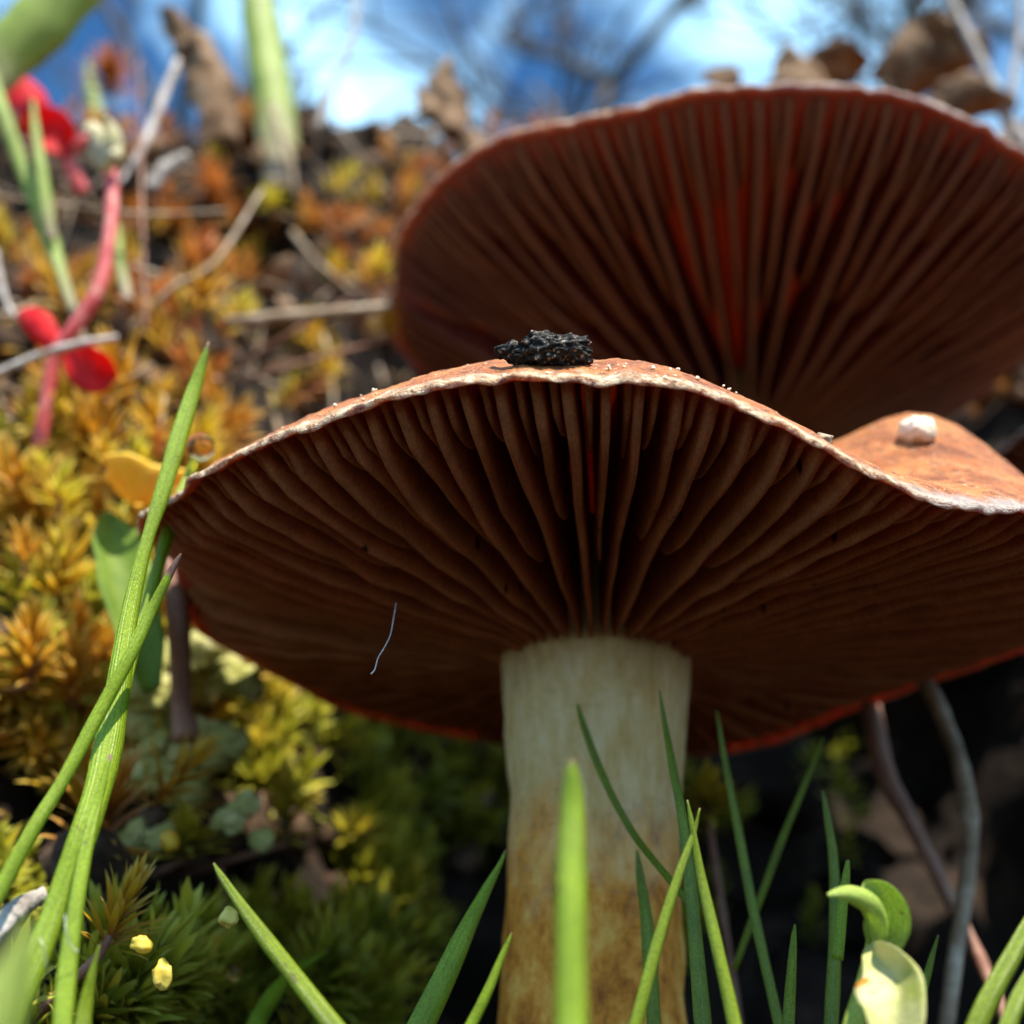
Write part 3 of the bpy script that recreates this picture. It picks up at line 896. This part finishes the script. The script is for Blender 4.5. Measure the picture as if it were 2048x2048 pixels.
# ------------------------------------------------------------------ pale seedling at the lower right
p0 = at(840, 1080, 6.2)
sd = thing('seedling', p0, 'small pale seedling with two fleshy leaves at the lower right', 'seedling')
tube('stalk', [(838, 1090, 6.1, 22), (852, 1030, 6.15, 21), (866, 985, 6.2, 21), (876, 950, 6.2, 22), (880, 920, 6.2, 22), (878, 890, 6.2, 18)], M['sprout'], sd, sides=12)
o = ribbon('leaf', [(874, 964, 6.2, 8), (880, 948, 6.17, 30), (884, 928, 6.12, 44), (884, 909, 6.06, 44), (877, 894, 6.0, 32), (864, 884, 5.96, 10)], M['sprout'], sd, n=34, twist=0.25, twist_end=0.1, fold=-0.22, thick=0.05, nx=11)
o['label'] = 'broad green half of the folded upper leaf'
o = ribbon('leaf', [(874, 962, 6.19, 10), (873, 940, 6.12, 20), (872, 920, 6.04, 22), (865, 904, 5.97, 22), (850, 895, 5.92, 18), (836, 893, 5.89, 11), (824, 895, 5.88, 4)], M['sprout'], sd, n=40, twist=-0.5, twist_end=0.2, fold=0.25, thick=0.07, nx=9)
o['label'] = 'narrow hooked half of the folded upper leaf'
o = ribbon('leaf', [(868, 945, 6.15, 4), (873, 957, 6.05, 26), (884, 970, 5.94, 56), (893, 988, 5.85, 66), (897, 1010, 5.80, 62), (893, 1032, 5.77, 52), (886, 1060, 5.75, 24)], M['sprout_pale'], sd, n=36, twist=0.45, twist_end=-0.1, fold=-0.05, vee=-0.30, thick=0.05, nx=13)
o['label'] = 'pale cream lower leaf with an orange stain'
for v in o.data.vertices:
    v.co += Vector((nz(v.co, 4, 2), nz(v.co, 4, 7), nz(v.co, 4, 12))) * 0.035

# dry stalks in the shade at the right
tag(tube('dry_stalk', [(868, 670, 11.5, 20), (872, 715, 11.4, 21), (886, 775, 11.2, 22), (915, 830, 11.0, 16), (945, 890, 10.8, 14), (980, 960, 10.5, 14), (1010, 1030, 10.2, 14)], M['stalk_brown'], wob=0.2), 'pinkish dry stalk in the shade under the right side of the cap', 'stalk')
tag(tube('dry_stalk', [(918, 670, 10.6, 18), (940, 710, 10.5, 17), (960, 765, 10.3, 17), (971, 825, 10.2, 17), (966, 890, 10.1, 17), (955, 960, 10.0, 16), (945, 1040, 9.8, 16)], M['straw'], wob=0.2), 'pale bowed dry stalk nearest the right edge, in the shade', 'stalk')

# ------------------------------------------------------------------ red seedlings at the left
b0 = at(40, 450, 10.7)
rs_ = thing('red_seedling', b0, 'pink stalked seedling with whitish bud and two scarlet leaves', 'seedling', 'scarlet leaved seedlings')
tube('stalk', [(38, 452, 10.7, 14), (46, 405, 10.6, 14), (55, 355, 10.5, 14), (76, 325, 10.45, 15), (98, 290, 10.4, 15), (109, 240, 10.4, 14), (112, 195, 10.4, 14), (110, 165, 10.4, 14)], M['pink'], rs_, n=40, sides=10)
V, F = blob_data(at(107, 152, 10.4), 20 * pxs(at(107, 152, 10.4)), 3, 0.4, 1.3, 4.4, (0.75, 0.75, 1.0))
mesh_obj('bud', V, F, M['bud'], rs_)
for pts in ([(112, 165, 10.35, 14), (100, 140, 10.25, 20), (92, 126, 10.2, 14), (84, 130, 10.15, 4)], [(108, 165, 10.35, 14), (114, 140, 10.25, 20), (110, 124, 10.2, 10), (104, 118, 10.15, 4)], [(106, 172, 10.3, 8), (118, 158, 10.2, 16), (122, 146, 10.2, 4)]):
    ribbon('bract', pts, M['bud'], rs_, n=14, twist=0.3)
ribbon('leaf', [(66, 352, 10.45, 10), (78, 362, 10.38, 38), (95, 370, 10.3, 46), (110, 374, 10.3, 34), (118, 376, 10.3, 6)], M['red'], rs_, n=24, twist=0.2, fold=-0.25, thick=0.2, nx=9)
ribbon('leaf', [(64, 352, 10.45, 8), (50, 342, 10.5, 26), (36, 328, 10.6, 34), (24, 318, 10.7, 24), (17, 314, 10.7, 5)], M['red'], rs_, n=24, twist=-0.5, fold=0.3, thick=0.2, nx=9)
b1 = at(80, 190, 12.4)
r2 = thing('red_seedling', b1, 'smaller scarlet seedling leaf on a pink stalk near the top left edge', 'seedling', 'scarlet leaved seedlings')
tube('stalk', [(82, 192, 12.4, 16), (74, 175, 12.3, 15), (66, 155, 12.2, 13), (56, 140, 12.1, 10)], M['pink'], r2, sides=8)
tube('side_stalk', [(70, 152, 12.2, 12), (82, 142, 12.1, 11), (92, 132, 12.1, 6)], M['pink'], r2, n=10, sides=8)
ribbon('leaf', [(72, 148, 12.15, 12), (58, 138, 12.0, 44), (44, 130, 12.0, 46), (30, 128, 12.0, 30), (20, 130, 12.0, 6)], M['red'], r2, n=24, twist=0.3, fold=-0.3, thick=0.25, nx=9)
ribbon('leaf', [(40, 128, 12.4, 8), (30, 105, 12.6, 36), (18, 85, 12.8, 40), (4, 72, 12.9, 10)], M['red'], r2, n=20, twist=0.5, fold=0.3, thick=0.2, nx=7)

# fleshy green leaf, yellow cup, brown stalk, lichens and buds at the left
tag(ribbon('fleshy_leaf', [(150, 690, 9.2, 20), (140, 640, 9.3, 46), (126, 590, 9.4, 56), (116, 550, 9.5, 46), (108, 525, 9.6, 26), (104, 512, 9.6, 8)], M['bulb'], n=30, twist=0.2, fold=-0.35, thick=0.25, nx=9), 'fleshy green leaf behind the left grass blades, below the yellow cup', 'leaf')
yc = at(140, 500, 9.4)
cup = []
cV, cF, ns, nr = [], [], 28, 8
u = pxs(yc)
for j in range(nr):
    q = j / (nr - 1)
    for i in range(ns):
        a = 2 * math.pi * i / ns
        rr = (6 + 36 * q ** 1.2) * (1 + 0.15 * math.sin(3 * a + 1) * q + 0.08 * math.sin(7 * a) * q)
        cV.append(yc + Vector((math.cos(a) * rr, math.sin(a) * rr * 0.8, -6 + 36 * q ** 1.5 + 5 * q * math.sin(2 * a))) * u)
n0 = len(cV)
for v in list(cV): cV.append(v + Vector((0, 0, 3.0 * u)))
for off, rev in ((0, False), (n0, True)):
    for j in range(nr - 1):
        for i in range(ns):
            f = (off + j * ns + i, off + j * ns + (i + 1) % ns, off + (j + 1) * ns + (i + 1) % ns, off + (j + 1) * ns + i)
            cF.append(f[::-1] if rev else f)
for i in range(ns):
    a, b2 = (nr - 1) * ns + i, (nr - 1) * ns + (i + 1) % ns
    cF.append((a, b2, b2 + n0, a + n0))
    cF.append((i, i + n0, (i + 1) % ns + n0, (i + 1) % ns))
tag(mesh_obj('cup_fungus', cV, cF, M['yellowcup'], base=yc), 'yellow and orange cup behind the left grass blade', 'fungus')
tag(tube('brown_stalk', [(186, 740, 9.8, 30), (182, 705, 9.8, 22), (180, 660, 9.7, 22), (178, 615, 9.6, 24), (170, 570, 9.6, 22), (164, 530, 9.6, 14)], M['stalk_brown'], wob=0.12), 'thick brown stalk standing in the grey green lichen', 'stalk')


def lichen(label, lobes, d):
    b = at(lobes[0][0], lobes[0][1] + 30, d)
    r = thing('lichen', b, label, 'lichen', 'grey green lichen tufts')
    for i, (px, py, rp, dd) in enumerate(lobes):
        p = at(px, py, d + dd); u = pxs(p)
        V, F = blob_data(p, rp * u, 4, 0.6, 1.3, px * 0.13, (1.0, 0.5, 0.85), 0.42)
        mesh_obj('lobe', V, F, M['lichen'], r)
    return r


lichen('grey green lichen with a yellow rounded lobe at the foot of the brown stalk', [(150, 690, 26, 0), (142, 720, 24, 0.1), (165, 745, 28, 0.1), (200, 745, 28, 0), (222, 745, 22, -0.1), (150, 770, 26, .1), (185, 785, 24, .1), (155, 660, 20, 0.2)], 10.2)
lichen('pale lichen tuft under the left end of the nearer cap', [(205, 650, 24, 0), (225, 665, 22, 0.1), (240, 680, 18, 0), (212, 685, 22, 0.2), (190, 640, 16, 0.2), (252, 690, 12, 0)], 10.8)
lichen('low lichen patch beside the orange speck at the lower left', [(105, 860, 22, 0), (135, 845, 22, 0.1), (158, 838, 14, 0), (120, 870, 20, 0), (245, 805, 14, 0.2), (230, 820, 14, .2), (262, 840, 12, .2)], 9.6)
p = at(170, 841, 9.3); u = pxs(p)
V, F = blob_data(p, 10 * u, 3, 0.3)
tag(mesh_obj('moss_bud', V, F, M['yellowcup'], base=p), 'small orange bud beside the lichen at the lower left', 'bud')
for px, py, rp, sq, lab in ((141, 944, 11, (1, .6, .7), 'upper yellow moss bud at the lower left'), (162, 975, 13, (0.75, .6, 1.15), 'lower cream moss bud at the lower left'), (229, 919, 9, (1, 1, 1), 'small golden bud left of the leaning dark tipped blade')):
    p = at(px, py, 7.4); u = pxs(p)
    V, F = blob_data(p, rp * u, 3, 0.55, 1.3, px * .1, sq, 0.12)
    tag(mesh_obj('moss_bud', V, F, M['seed'], base=p), lab, 'bud')
tag(tube('dry_fragment', [(-20, 955, 6.0, 16), (8, 920, 6.05, 22), (24, 905, 6.1, 20), (46, 893, 6.15, 14)], M['twig'], wob=0.5, n=18), 'broken pale twig piece at the bottom left edge', 'twig')

# ------------------------------------------------------------------ twigs and dead leaves on the bank
TW = 'twigs and straws on the bank'
for lab, pts, m in (
        ('grey twig crossing the pink stalk from the left edge', [(-40, 388, 10.2, 8.2), (0, 372, 10.2, 8.8), (40, 355, 10.2, 8.2), (75, 345, 10.2, 8.8), (118, 337, 10.3, 6.8)], 'twig'),
        ('pale stick slanting down from the dark hollow at the top left', [(178, 60, 13.4, 6.8), (165, 92, 13.2, 8.8), (152, 125, 13.0, 8.8), (141, 150, 12.8, 7.5), (118, 185, 12.6, 4.1)], 'twig'),
        ('thin dark upright stem behind the pale stick', [(146, 330, 12.2, 3.4), (143, 240, 12.2, 3.4), (141, 160, 12.4, 3.4), (139, 60, 12.6, 2.0)], 'stalk_brown'),
        ('light grey flat stick in the middle of the left bank', [(150, 190, 13.2, 15.0), (165, 170, 13.2, 16.3), (188, 156, 13.2, 10.9)], 'twig'),
        ('long pale straw lying level left of the farther cap', [(225, 322, 12.6, 10.9), (280, 318, 12.6, 13.6), (340, 312, 12.6, 12.2), (392, 306, 12.6, 8.2)], 'straw'),
        ('straw slanting over the dark hollows of the left bank', [(128, 330, 12.3, 5.4), (170, 290, 12.3, 6.8), (215, 262, 12.4, 6.1), (262, 190, 13, 3.4)], 'straw'),
        ('thin straw reaching across under the bud', [(-10, 196, 12.0, 4.1), (60, 205, 12.0, 4.1), (150, 214, 12.0, 3.4), (230, 210, 12.4, 2.0)], 'straw'),
        ('pale straw hooked at the left edge', [(-6, 250, 11.2, 8.2), (2, 290, 11.2, 8.2), (14, 318, 11.2, 5.4)], 'twig'),
        ('upright twig standing before the sky left of the farther cap', [(318, 130, 17, 8.2), (330, 90, 17, 7.5), (348, 50, 17, 6.8), (356, 10, 17, 6.1), (350, -40, 17, 5.4)], 'twig'),
        ('pale twig at the top right corner', [(1060, 190, 15.5, 16.3), (1015, 130, 15.5, 13.6), (985, 70, 15.5, 10.9), (955, 10, 15.5, 9.5), (930, -40, 15.5, 8.2)], 'twig'),
        ('second pale twig at the top right edge', [(1000, 160, 15.8, 10.9), (1012, 90, 15.8, 8.2), (1020, 30, 15.8, 6.8), (1018, -30, 15.8, 5.4)], 'twig'),
        ('curved pale twig arching over the top right leaf litter', [(900, 60, 16.2, 8.2), (925, 22, 16.2, 9.5), (955, 25, 16.2, 8.8), (980, 60, 16.2, 8.2)], 'straw')):
    tag(tube('twig', pts, M[m], wob=0.3, n=26), lab, 'twig', TW)


def dead_leaf(label, pts, **kw):
    Q = [(a, b, c, d * 1.25) for a, b, c, d in pts]
    o = ribbon('dead_leaf', Q, M['dead'], n=34, nx=11, thick=0.03, **kw)
    sd_ = random.random() * 40
    for v in o.data.vertices:
        g = v.co + o.location
        v.co += Vector((nz(g, 2.2, sd_), nz(g, 2.2, sd_ + 5), nz(g, 2.2, sd_ + 9))) * 0.16 + Vector((nz(g, 6, sd_), 0, nz(g, 6, sd_ + 3))) * 0.06
    tag(o, label, 'dead leaf', 'dead leaves on the bank')


dead_leaf('curled dead leaf standing against the sky at the top left', [(228, 150, 15.2, 34), (222, 105, 15.2, 40), (210, 70, 15.2, 42), (194, 42, 15.2, 36), (176, 22, 15.2, 20), (163, 4, 15.2, 5)], twist=0.6, fold=0.4)
dead_leaf('dead leaf stub standing in the gap left of the farther cap', [(462, 140, 16.5, 24), (452, 105, 16.5, 36), (446, 80, 16.5, 30), (450, 58, 16.5, 8)], twist=0.4, fold=0.5)
dead_leaf('grey dead leaf leaning beside the stub', [(478, 152, 16.2, 14), (448, 122, 16.2, 30), (425, 95, 16.2, 22), (412, 80, 16.2, 4)], twist=0.6, fold=0.3)
dead_leaf('pointed brown dead leaf standing over the farther cap', [(800, 100, 16.2, 70), (796, 75, 16.2, 52), (792, 58, 16.2, 26), (790, 42, 16.2, 3)], twist=0.2, fold=0.3)
dead_leaf('flat dead leaf beside the pointed one', [(800, 90, 16.4, 20), (825, 72, 16.4, 40), (850, 66, 16.4, 36), (868, 72, 16.4, 6)], twist=0.3, fold=0.2)
dead_leaf('large tan dead leaf at the top right', [(880, 95, 16.0, 30), (910, 72, 16.0, 62), (945, 58, 16.0, 66), (985, 62, 16.0, 20)], twist=0.5, fold=0.3)
dead_leaf('brown dead leaf under the large tan one', [(925, 118, 15.4, 20), (955, 105, 15.4, 40), (985, 100, 15.4, 34), (1015, 108, 15.4, 8)], twist=0.4, fold=0.3)
dead_leaf('small dark pointed leaf just above the farther cap', [(718, 92, 15.6, 30), (730, 80, 15.6, 26), (736, 70, 15.6, 4)], twist=0.2, fold=0.3)

# litter nobody could count: straws, soil lumps
def litter():
    V, F = [], []
    for i in range(520):
        px, py = random.uniform(-200, 1250), random.uniform(20, 480)
        if py > 330 and random.random() < 0.5: continue
        loc, nor = hit(px, py)
        if loc is None: continue
        d = Vector((random.gauss(0, 1), random.gauss(0, 0.5), random.gauss(0, 0.55)))
        d = (d - nor * d.dot(nor) * 0.8).normalized()
        L = random.uniform(0.5, 2.6); r = random.choice([0.015, 0.02, 0.03, 0.03, 0.05])
        c0 = loc + nor * random.uniform(0.02, 0.35)
        bend = nor * random.uniform(-0.2, 0.25) * L
        path = [c0 - d * L * 0.5 - bend * 0.5, c0 - d * L * 0.2, c0 + d * L * 0.2 + bend * 0.1, c0 + d * L * 0.5 - bend * 0.4]
        v, f, _ = tube_data(path, [r, r * 1.1, r, r * 0.5], 6, True)
        n0 = len(V); V += v; F += [tuple(n0 + a for a in q) for q in f]
    tag(mesh_obj('straw_litter', V, F, M['straw'], base=(0, 15, 5)), 'dry straws and needles strewn over the upper bank', 'straw litter', None, 'stuff')
    V, F = [], []
    for i in range(700):
        px, py = random.uniform(-200, 1250), random.uniform(30, 900)
        loc, nor = hit(px, py)
        if loc is None: continue
        if px > 690 and py > 600: continue
        r = random.choice([0.08, 0.12, 0.18, 0.28]) * random.uniform(0.7, 1.3)
        v, f = blob_data(loc + nor * r * 0.3, r, 2, 0.6, 1.3, i * 0.37)
        n0 = len(V); V += v; F += [tuple(n0 + a for a in q) for q in f]
    tag(mesh_obj('soil_lumps', V, F, M['clod'], base=(0, 14, 4)), 'crumbly soil lumps covering the bank', 'soil', None, 'stuff')


litter()


def flakes():
    V, F = [], []
    for i in range(420):
        px, py = random.uniform(-200, 1250), random.uniform(20, 420)
        loc, nor = hit(px, py)
        if loc is None: continue
        a = Vector((random.gauss(0, 1), random.gauss(0, 1), random.gauss(0, 1))).normalized()
        n_ = (nor + a * 0.9).normalized()
        e1 = n_.orthogonal().normalized(); e1 = Quaternion(n_, random.random() * 6.3) @ e1
        L = random.uniform(0.15, 0.55); c0 = loc + nor * random.uniform(0.05, 0.3)
        path = [c0 + e1 * (L * (k / 4 - 0.5)) * 2 + n_ * (0.25 * L * math.sin(k * 0.9 + i)) for k in range(5)]
        wd = [L * 0.25, L * random.uniform(.5, .9), L * random.uniform(.6, 1.0), L * random.uniform(.4, .8), L * 0.06]
        v, f, _, _ = ribbon_data(path, wd, 0, random.uniform(-.3, .3), 0.02, hint=n_, nx=4)
        n0 = len(V); V += v; F += [tuple(n0 + a_ for a_ in q) for q in f]
    tag(mesh_obj('leaf_litter', V, F, M['dead'], base=(0, 15, 6)), 'small brown leaf flakes littering the upper bank', 'leaf litter', None, 'stuff')


flakes()


# ------------------------------------------------------------------ moss
def rosette_arrays(bases, axes, M_, L, spread, height, hue, width=0.16, droop=0.25):
    """bases, axes: (N,3); returns verts, faces, t, h"""
    N = len(bases)
    axes = axes / np.linalg.norm(axes, axis=1, keepdims=True)
    ref = np.where(np.abs(axes[:, 2:3]) < 0.9, np.array([[0, 0, 1.0]]), np.array([[1.0, 0, 0]]))
    e1 = np.cross(axes, ref); e1 /= np.linalg.norm(e1, axis=1, keepdims=True)
    e2 = np.cross(axes, e1)
    q = rng.random((N, M_))
    az = np.arange(M_)[None, :] * 2.39996 + rng.random((N, 1)) * 6.28 + rng.normal(0, 0.25, (N, M_))
    lv = (np.arange(M_)[None, :] + 0.5) / M_ + 0 * q              # 0 low .. 1 top
    pol = spread[0] + (spread[1] - spread[0]) * (1 - lv) + rng.normal(0, 0.10, (N, M_))
    dirr = (np.cos(az)[..., None] * e1[:, None] + np.sin(az)[..., None] * e2[:, None])
    d = np.sin(pol)[..., None] * dirr + np.cos(pol)[..., None] * axes[:, None]
    sidev = -np.sin(az)[..., None] * e1[:, None] + np.cos(az)[..., None] * e2[:, None]
    Ls = (L[:, None] * (0.75 + 0.5 * q))[..., None]
    hh = (height[:, None] * lv)[..., None]
    b = bases[:, None] + axes[:, None] * hh
    nor = np.cross(d, sidev)
    p1 = b + d * Ls * 0.4 + nor * 0.0
    p2 = b + d * Ls * 0.75 - axes[:, None] * Ls * droop * 0.25
    p3 = b + d * Ls * 1.0 - axes[:, None] * Ls * droop * 0.6
    w = Ls * width * 0.5
    pts = np.stack([b - sidev * w * 0.6, b + sidev * w * 0.6, p1 - sidev * w, p1 + sidev * w, p2 - sidev * w * 0.62, p2 + sidev * w * 0.62, p3], axis=2)  # N,M,7,3
    V = pts.reshape(-1, 3)
    k = N * M_
    o = (np.arange(k) * 7)[:, None]
    q1 = o + np.array([[0, 1, 3, 2]]); q2 = o + np.array([[2, 3, 5, 4]]); t1 = o + np.array([[4, 5, 6]])
    T = np.tile(np.array([0, 0, .4, .4, .75, .75, 1.0]), k)
    H = np.repeat(np.clip(hue[:, None] + rng.normal(0, 0.06, (N, M_)), 0, 1).reshape(-1), 7)
    return V, q1.tolist() + q2.tolist() + t1.tolist(), T, H


def moss_mass(name, label, n, zone, mat, M_, L, spread, height, hue, width=0.16):
    B, A = [], []
    tries = 0
    while len(B) < n and tries < n * 12:
        tries += 1
        px, py = random.uniform(-260, 1300), random.uniform(20, 1060)
        w = zone(px, py)
        if w <= 0 or random.random() > w: continue
        loc, nor = hit(px, py)
        if loc is None: continue
        cl = noise.noise(loc * 0.55 + Vector((hue[0] * 50, 3, 9))) + 0.5 * noise.noise(loc * 1.7)
        if cl < (0.16 if name == 'orange_moss' else 0.02): continue
        a = (nor * 0.65 + Vector((0, -0.05, 0.65)) + Vector((random.gauss(0, .25), random.gauss(0, .25), random.gauss(0, .2)))).normalized()
        B.append(loc + nor * (min(0.55, cl * 1.1) - 0.05)); A.append(a)
    if not B: return
    B = np.array([tuple(x) for x in B]); A = np.array([tuple(x) for x in A])
    N = len(B)
    Lr = rng.uniform(L[0], L[1], N); Hh = rng.uniform(height[0], height[1], N)
    hu = np.clip(rng.normal(hue[0], hue[1], N), 0, 1)
    V, F, T, H = rosette_arrays(B, A, M_, Lr, spread, Hh, hu, width)
    o = mesh_obj(name, V, F, M[mat], base=tuple(B.mean(axis=0)), smooth=False, attrs={'t': T, 'h': H})
    tag(o, label, 'moss', None, 'stuff')


def z_gold(px, py):
    if px > 450: return 0.0
    g = math.exp(-((py - 590) / 190) ** 2) * (1.0 if px < 120 else math.exp(-((px - 120) / 130) ** 2))
    return g


def z_orange(px, py):
    if py > 560: return 0.0
    return 0.75 if py < 330 else 0.35


def z_green(px, py):
    if py < 560: return 0.0
    f = min(1.0, (py - 560) / 130)
    if px > 700: f *= max(0.0, 0.35 - (px - 700) / 500)
    if px < 110 and py < 800: f *= 0.4
    return f


moss_mass('golden_moss', 'golden star moss clothing the left foot of the bank', 290, z_gold, 'm_gold', 34, (0.38, 0.72), (0.08, 1.35), (0.2, 0.5), (0.5, 0.25), 0.115)
moss_mass('orange_moss', 'orange and rust coloured moss tufts over the upper bank', 620, z_orange, 'm_orange', 34, (0.26, 0.55), (0.1, 1.25), (0.2, 0.55), (0.45, 0.28), 0.12)
moss_mass('green_moss', 'dull green moss under and behind the nearer cap', 1000, z_green, 'm_green', 22, (0.22, 0.50), (0.15, 1.3), (0.2, 0.6), (0.55, 0.28), 0.17)


def star(label, px, py, rp, hue, mat='m_gold', M_=30, d=None, axis=(0, -0.35, 0.8), spread=(0.1, 1.45), hgt=0.5, name='moss_rosette', width=0.12):
    loc, nor = hit(px, py)
    if loc is None: p = at(px, py, d if d else 17.0)
    else:
        dd = loc.y - 0.55
        p = at(px, py, min(d, dd) if d else dd)
    L = rp * pxs(p)
    ax = Vector(axis)
    bs = p - ax.normalized() * L * hgt
    V, F, T, H = rosette_arrays(np.array([tuple(bs)]), np.array([axis], float), M_, np.array([L]), spread, np.array([L * hgt]), np.array([hue]), width)
    o = mesh_obj(name, V, F, M[mat], base=tuple(bs), smooth=False, attrs={'t': T, 'h': H})
    tag(o, label, 'moss', 'moss rosettes that stand out')
    # its brown shoot reaches down into the bank
    loc2 = BVH.find_nearest(bs)[0]
    v, f, t = tube_data([bs + ax.normalized() * L * hgt * 0.6, bs, (bs + loc2) / 2 - Vector((0, 0, 0.05)), loc2 - Vector((0, 0, 0.1))], [0.02, 0.03, 0.035, 0.04], 6)
    mesh_obj('shoot', [x - bs for x in map(Vector, v)], f, M['stalk_brown'], None, base=(0, 0, 0)).parent = o
    return o


star('bright yellow moss star at the left edge under the pink stalk', 42, 470, 34, 0.85, d=10.4)
star('yellow green moss star beside the foot of the pink stalk', 62, 490, 40, 0.9, d=10.2, axis=(0.05, -.2, 1))
star('pale golden moss star just right of the pink stalk', 104, 455, 34, 0.5, d=10.5)
star('golden spiky moss tuft below the lower scarlet leaf', 152, 425, 44, 0.4, d=10.9, M_=44)
star('rusty moss star lower on the left edge', 24, 548, 40, 0.2, d=10.0, M_=34)
star('amber moss tuft at the left edge beneath the rusty star', 30, 640, 56, 0.3, d=9.6, M_=60, spread=(0.1, 1.3), hgt=0.8)
star('large amber moss cushion behind the crossing blades', 75, 665, 50, 0.25, d=9.8, M_=60, spread=(0.1, 1.3), hgt=0.8)
star('golden fan of moss at the lower left beside the blades', 126, 900, 60, 0.45, d=7.8, M_=46, axis=(0.35, -0.2, 0.8), spread=(0.0, 1.1), hgt=0.9)
star('yellow moss tuft touching the left rim of the farther cap', 380, 265, 30, 0.75, d=13.0, M_=40)
star('orange yellow moss tuft at the lower left rim of the farther cap', 388, 325, 28, 0.45, d=13.0, M_=40)
star('mustard moss tuft left of the yellow one', 335, 270, 26, 0.7, M_=40)
star('yellow moss speck in the middle of the left bank', 270, 198, 24, 0.95, M_=34)
star('orange moss mound at the middle of the left bank', 212, 185, 38, 0.25, 'm_orange', M_=60)
star('tall orange moss mound below the wide pale blade', 245, 130, 48, 0.4, 'm_orange', M_=70)
star('rust moss on the top left crest', 110, 75, 40, 0.15, 'm_orange', M_=60)
star('golden moss tuft below the long pale straw', 312, 335, 34, 0.5, M_=46)
star('yellow green moss tuft in the lower middle left', 190, 835, 40, 0.9, 'm_green', M_=40, d=10.2, width=0.3)
star('olive moss sprig left of the stem', 285, 800, 44, 0.95, 'm_green', M_=34, d=10.8, width=0.26, hgt=1.0)
star('yellow moss tuft right of the stem under the cap', 708, 795, 40, 0.95, 'm_green', M_=40, d=11.0, width=0.26)


# ------------------------------------------------------------------ bare trees far behind the bank
def bare_tree(label, x, y, h, seed):
    rd = random.Random(seed)
    root = thing('bare_tree', (x, y, 17), label, 'tree', 'bare trees beyond the bank')
    trunk_top = Vector((x + rd.uniform(-20, 20), y, 17 + h * 0.4))
    v, f, _ = tube_data([Vector((x, y, 10)), Vector((x, y, 17 + h * 0.2)), trunk_top], [h * 0.03, h * 0.026, h * 0.02], 10)
    mesh_obj('trunk', v, f, M['bark'], root)

    def grow(V, F, p, d, L, r, lev):
        n = 4
        path = [p.copy()]
        q = p.copy(); dd = d.copy()
        for i in range(n):
            dd = (dd + Vector((rd.gauss(0, .16), rd.gauss(0, .16), rd.gauss(0.03, .12)))).normalized()
            q = q + dd * L / n
            path.append(q.copy())
        v, f, _ = tube_data(path, [r * (1 - 0.5 * i / n) for i in range(n + 1)], 5, True)
        n0 = len(V); V += v; F += [tuple(n0 + a for a in g) for g in f]
        if lev == 0: return
        for k in range(rd.randint(4, 5)):
            i = rd.randint(1, n)
            nd = (dd + Vector((rd.gauss(0, .7), rd.gauss(0, .7), rd.gauss(0.1, .5)))).normalized()
            grow(V, F, path[i], nd, L * rd.uniform(0.45, 0.72), r * 0.5, lev - 1)

    for b_ in range(6):
        V, F = [], []
        a = b_ * 1.05 + rd.random()
        start = Vector((x, y, 17 + h * 0.18)).lerp(trunk_top, rd.uniform(0.2, 1.0))
        grow(V, F, start, Vector((math.cos(a) * 0.8, math.sin(a) * 0.8, rd.uniform(0.3, 1.2))).normalized(), h * 0.33, h * 0.011, 3)
        mesh_obj('branch', V, F, M['bark'], root)


bare_tree('bare tree beyond the bank behind the middle sky gap', 60, 520, 620, 3)
bare_tree('bare tree beyond the bank towards the left sky', -190, 560, 640, 8)
bare_tree('bare tree beyond the bank towards the right sky', 260, 600, 680, 15)
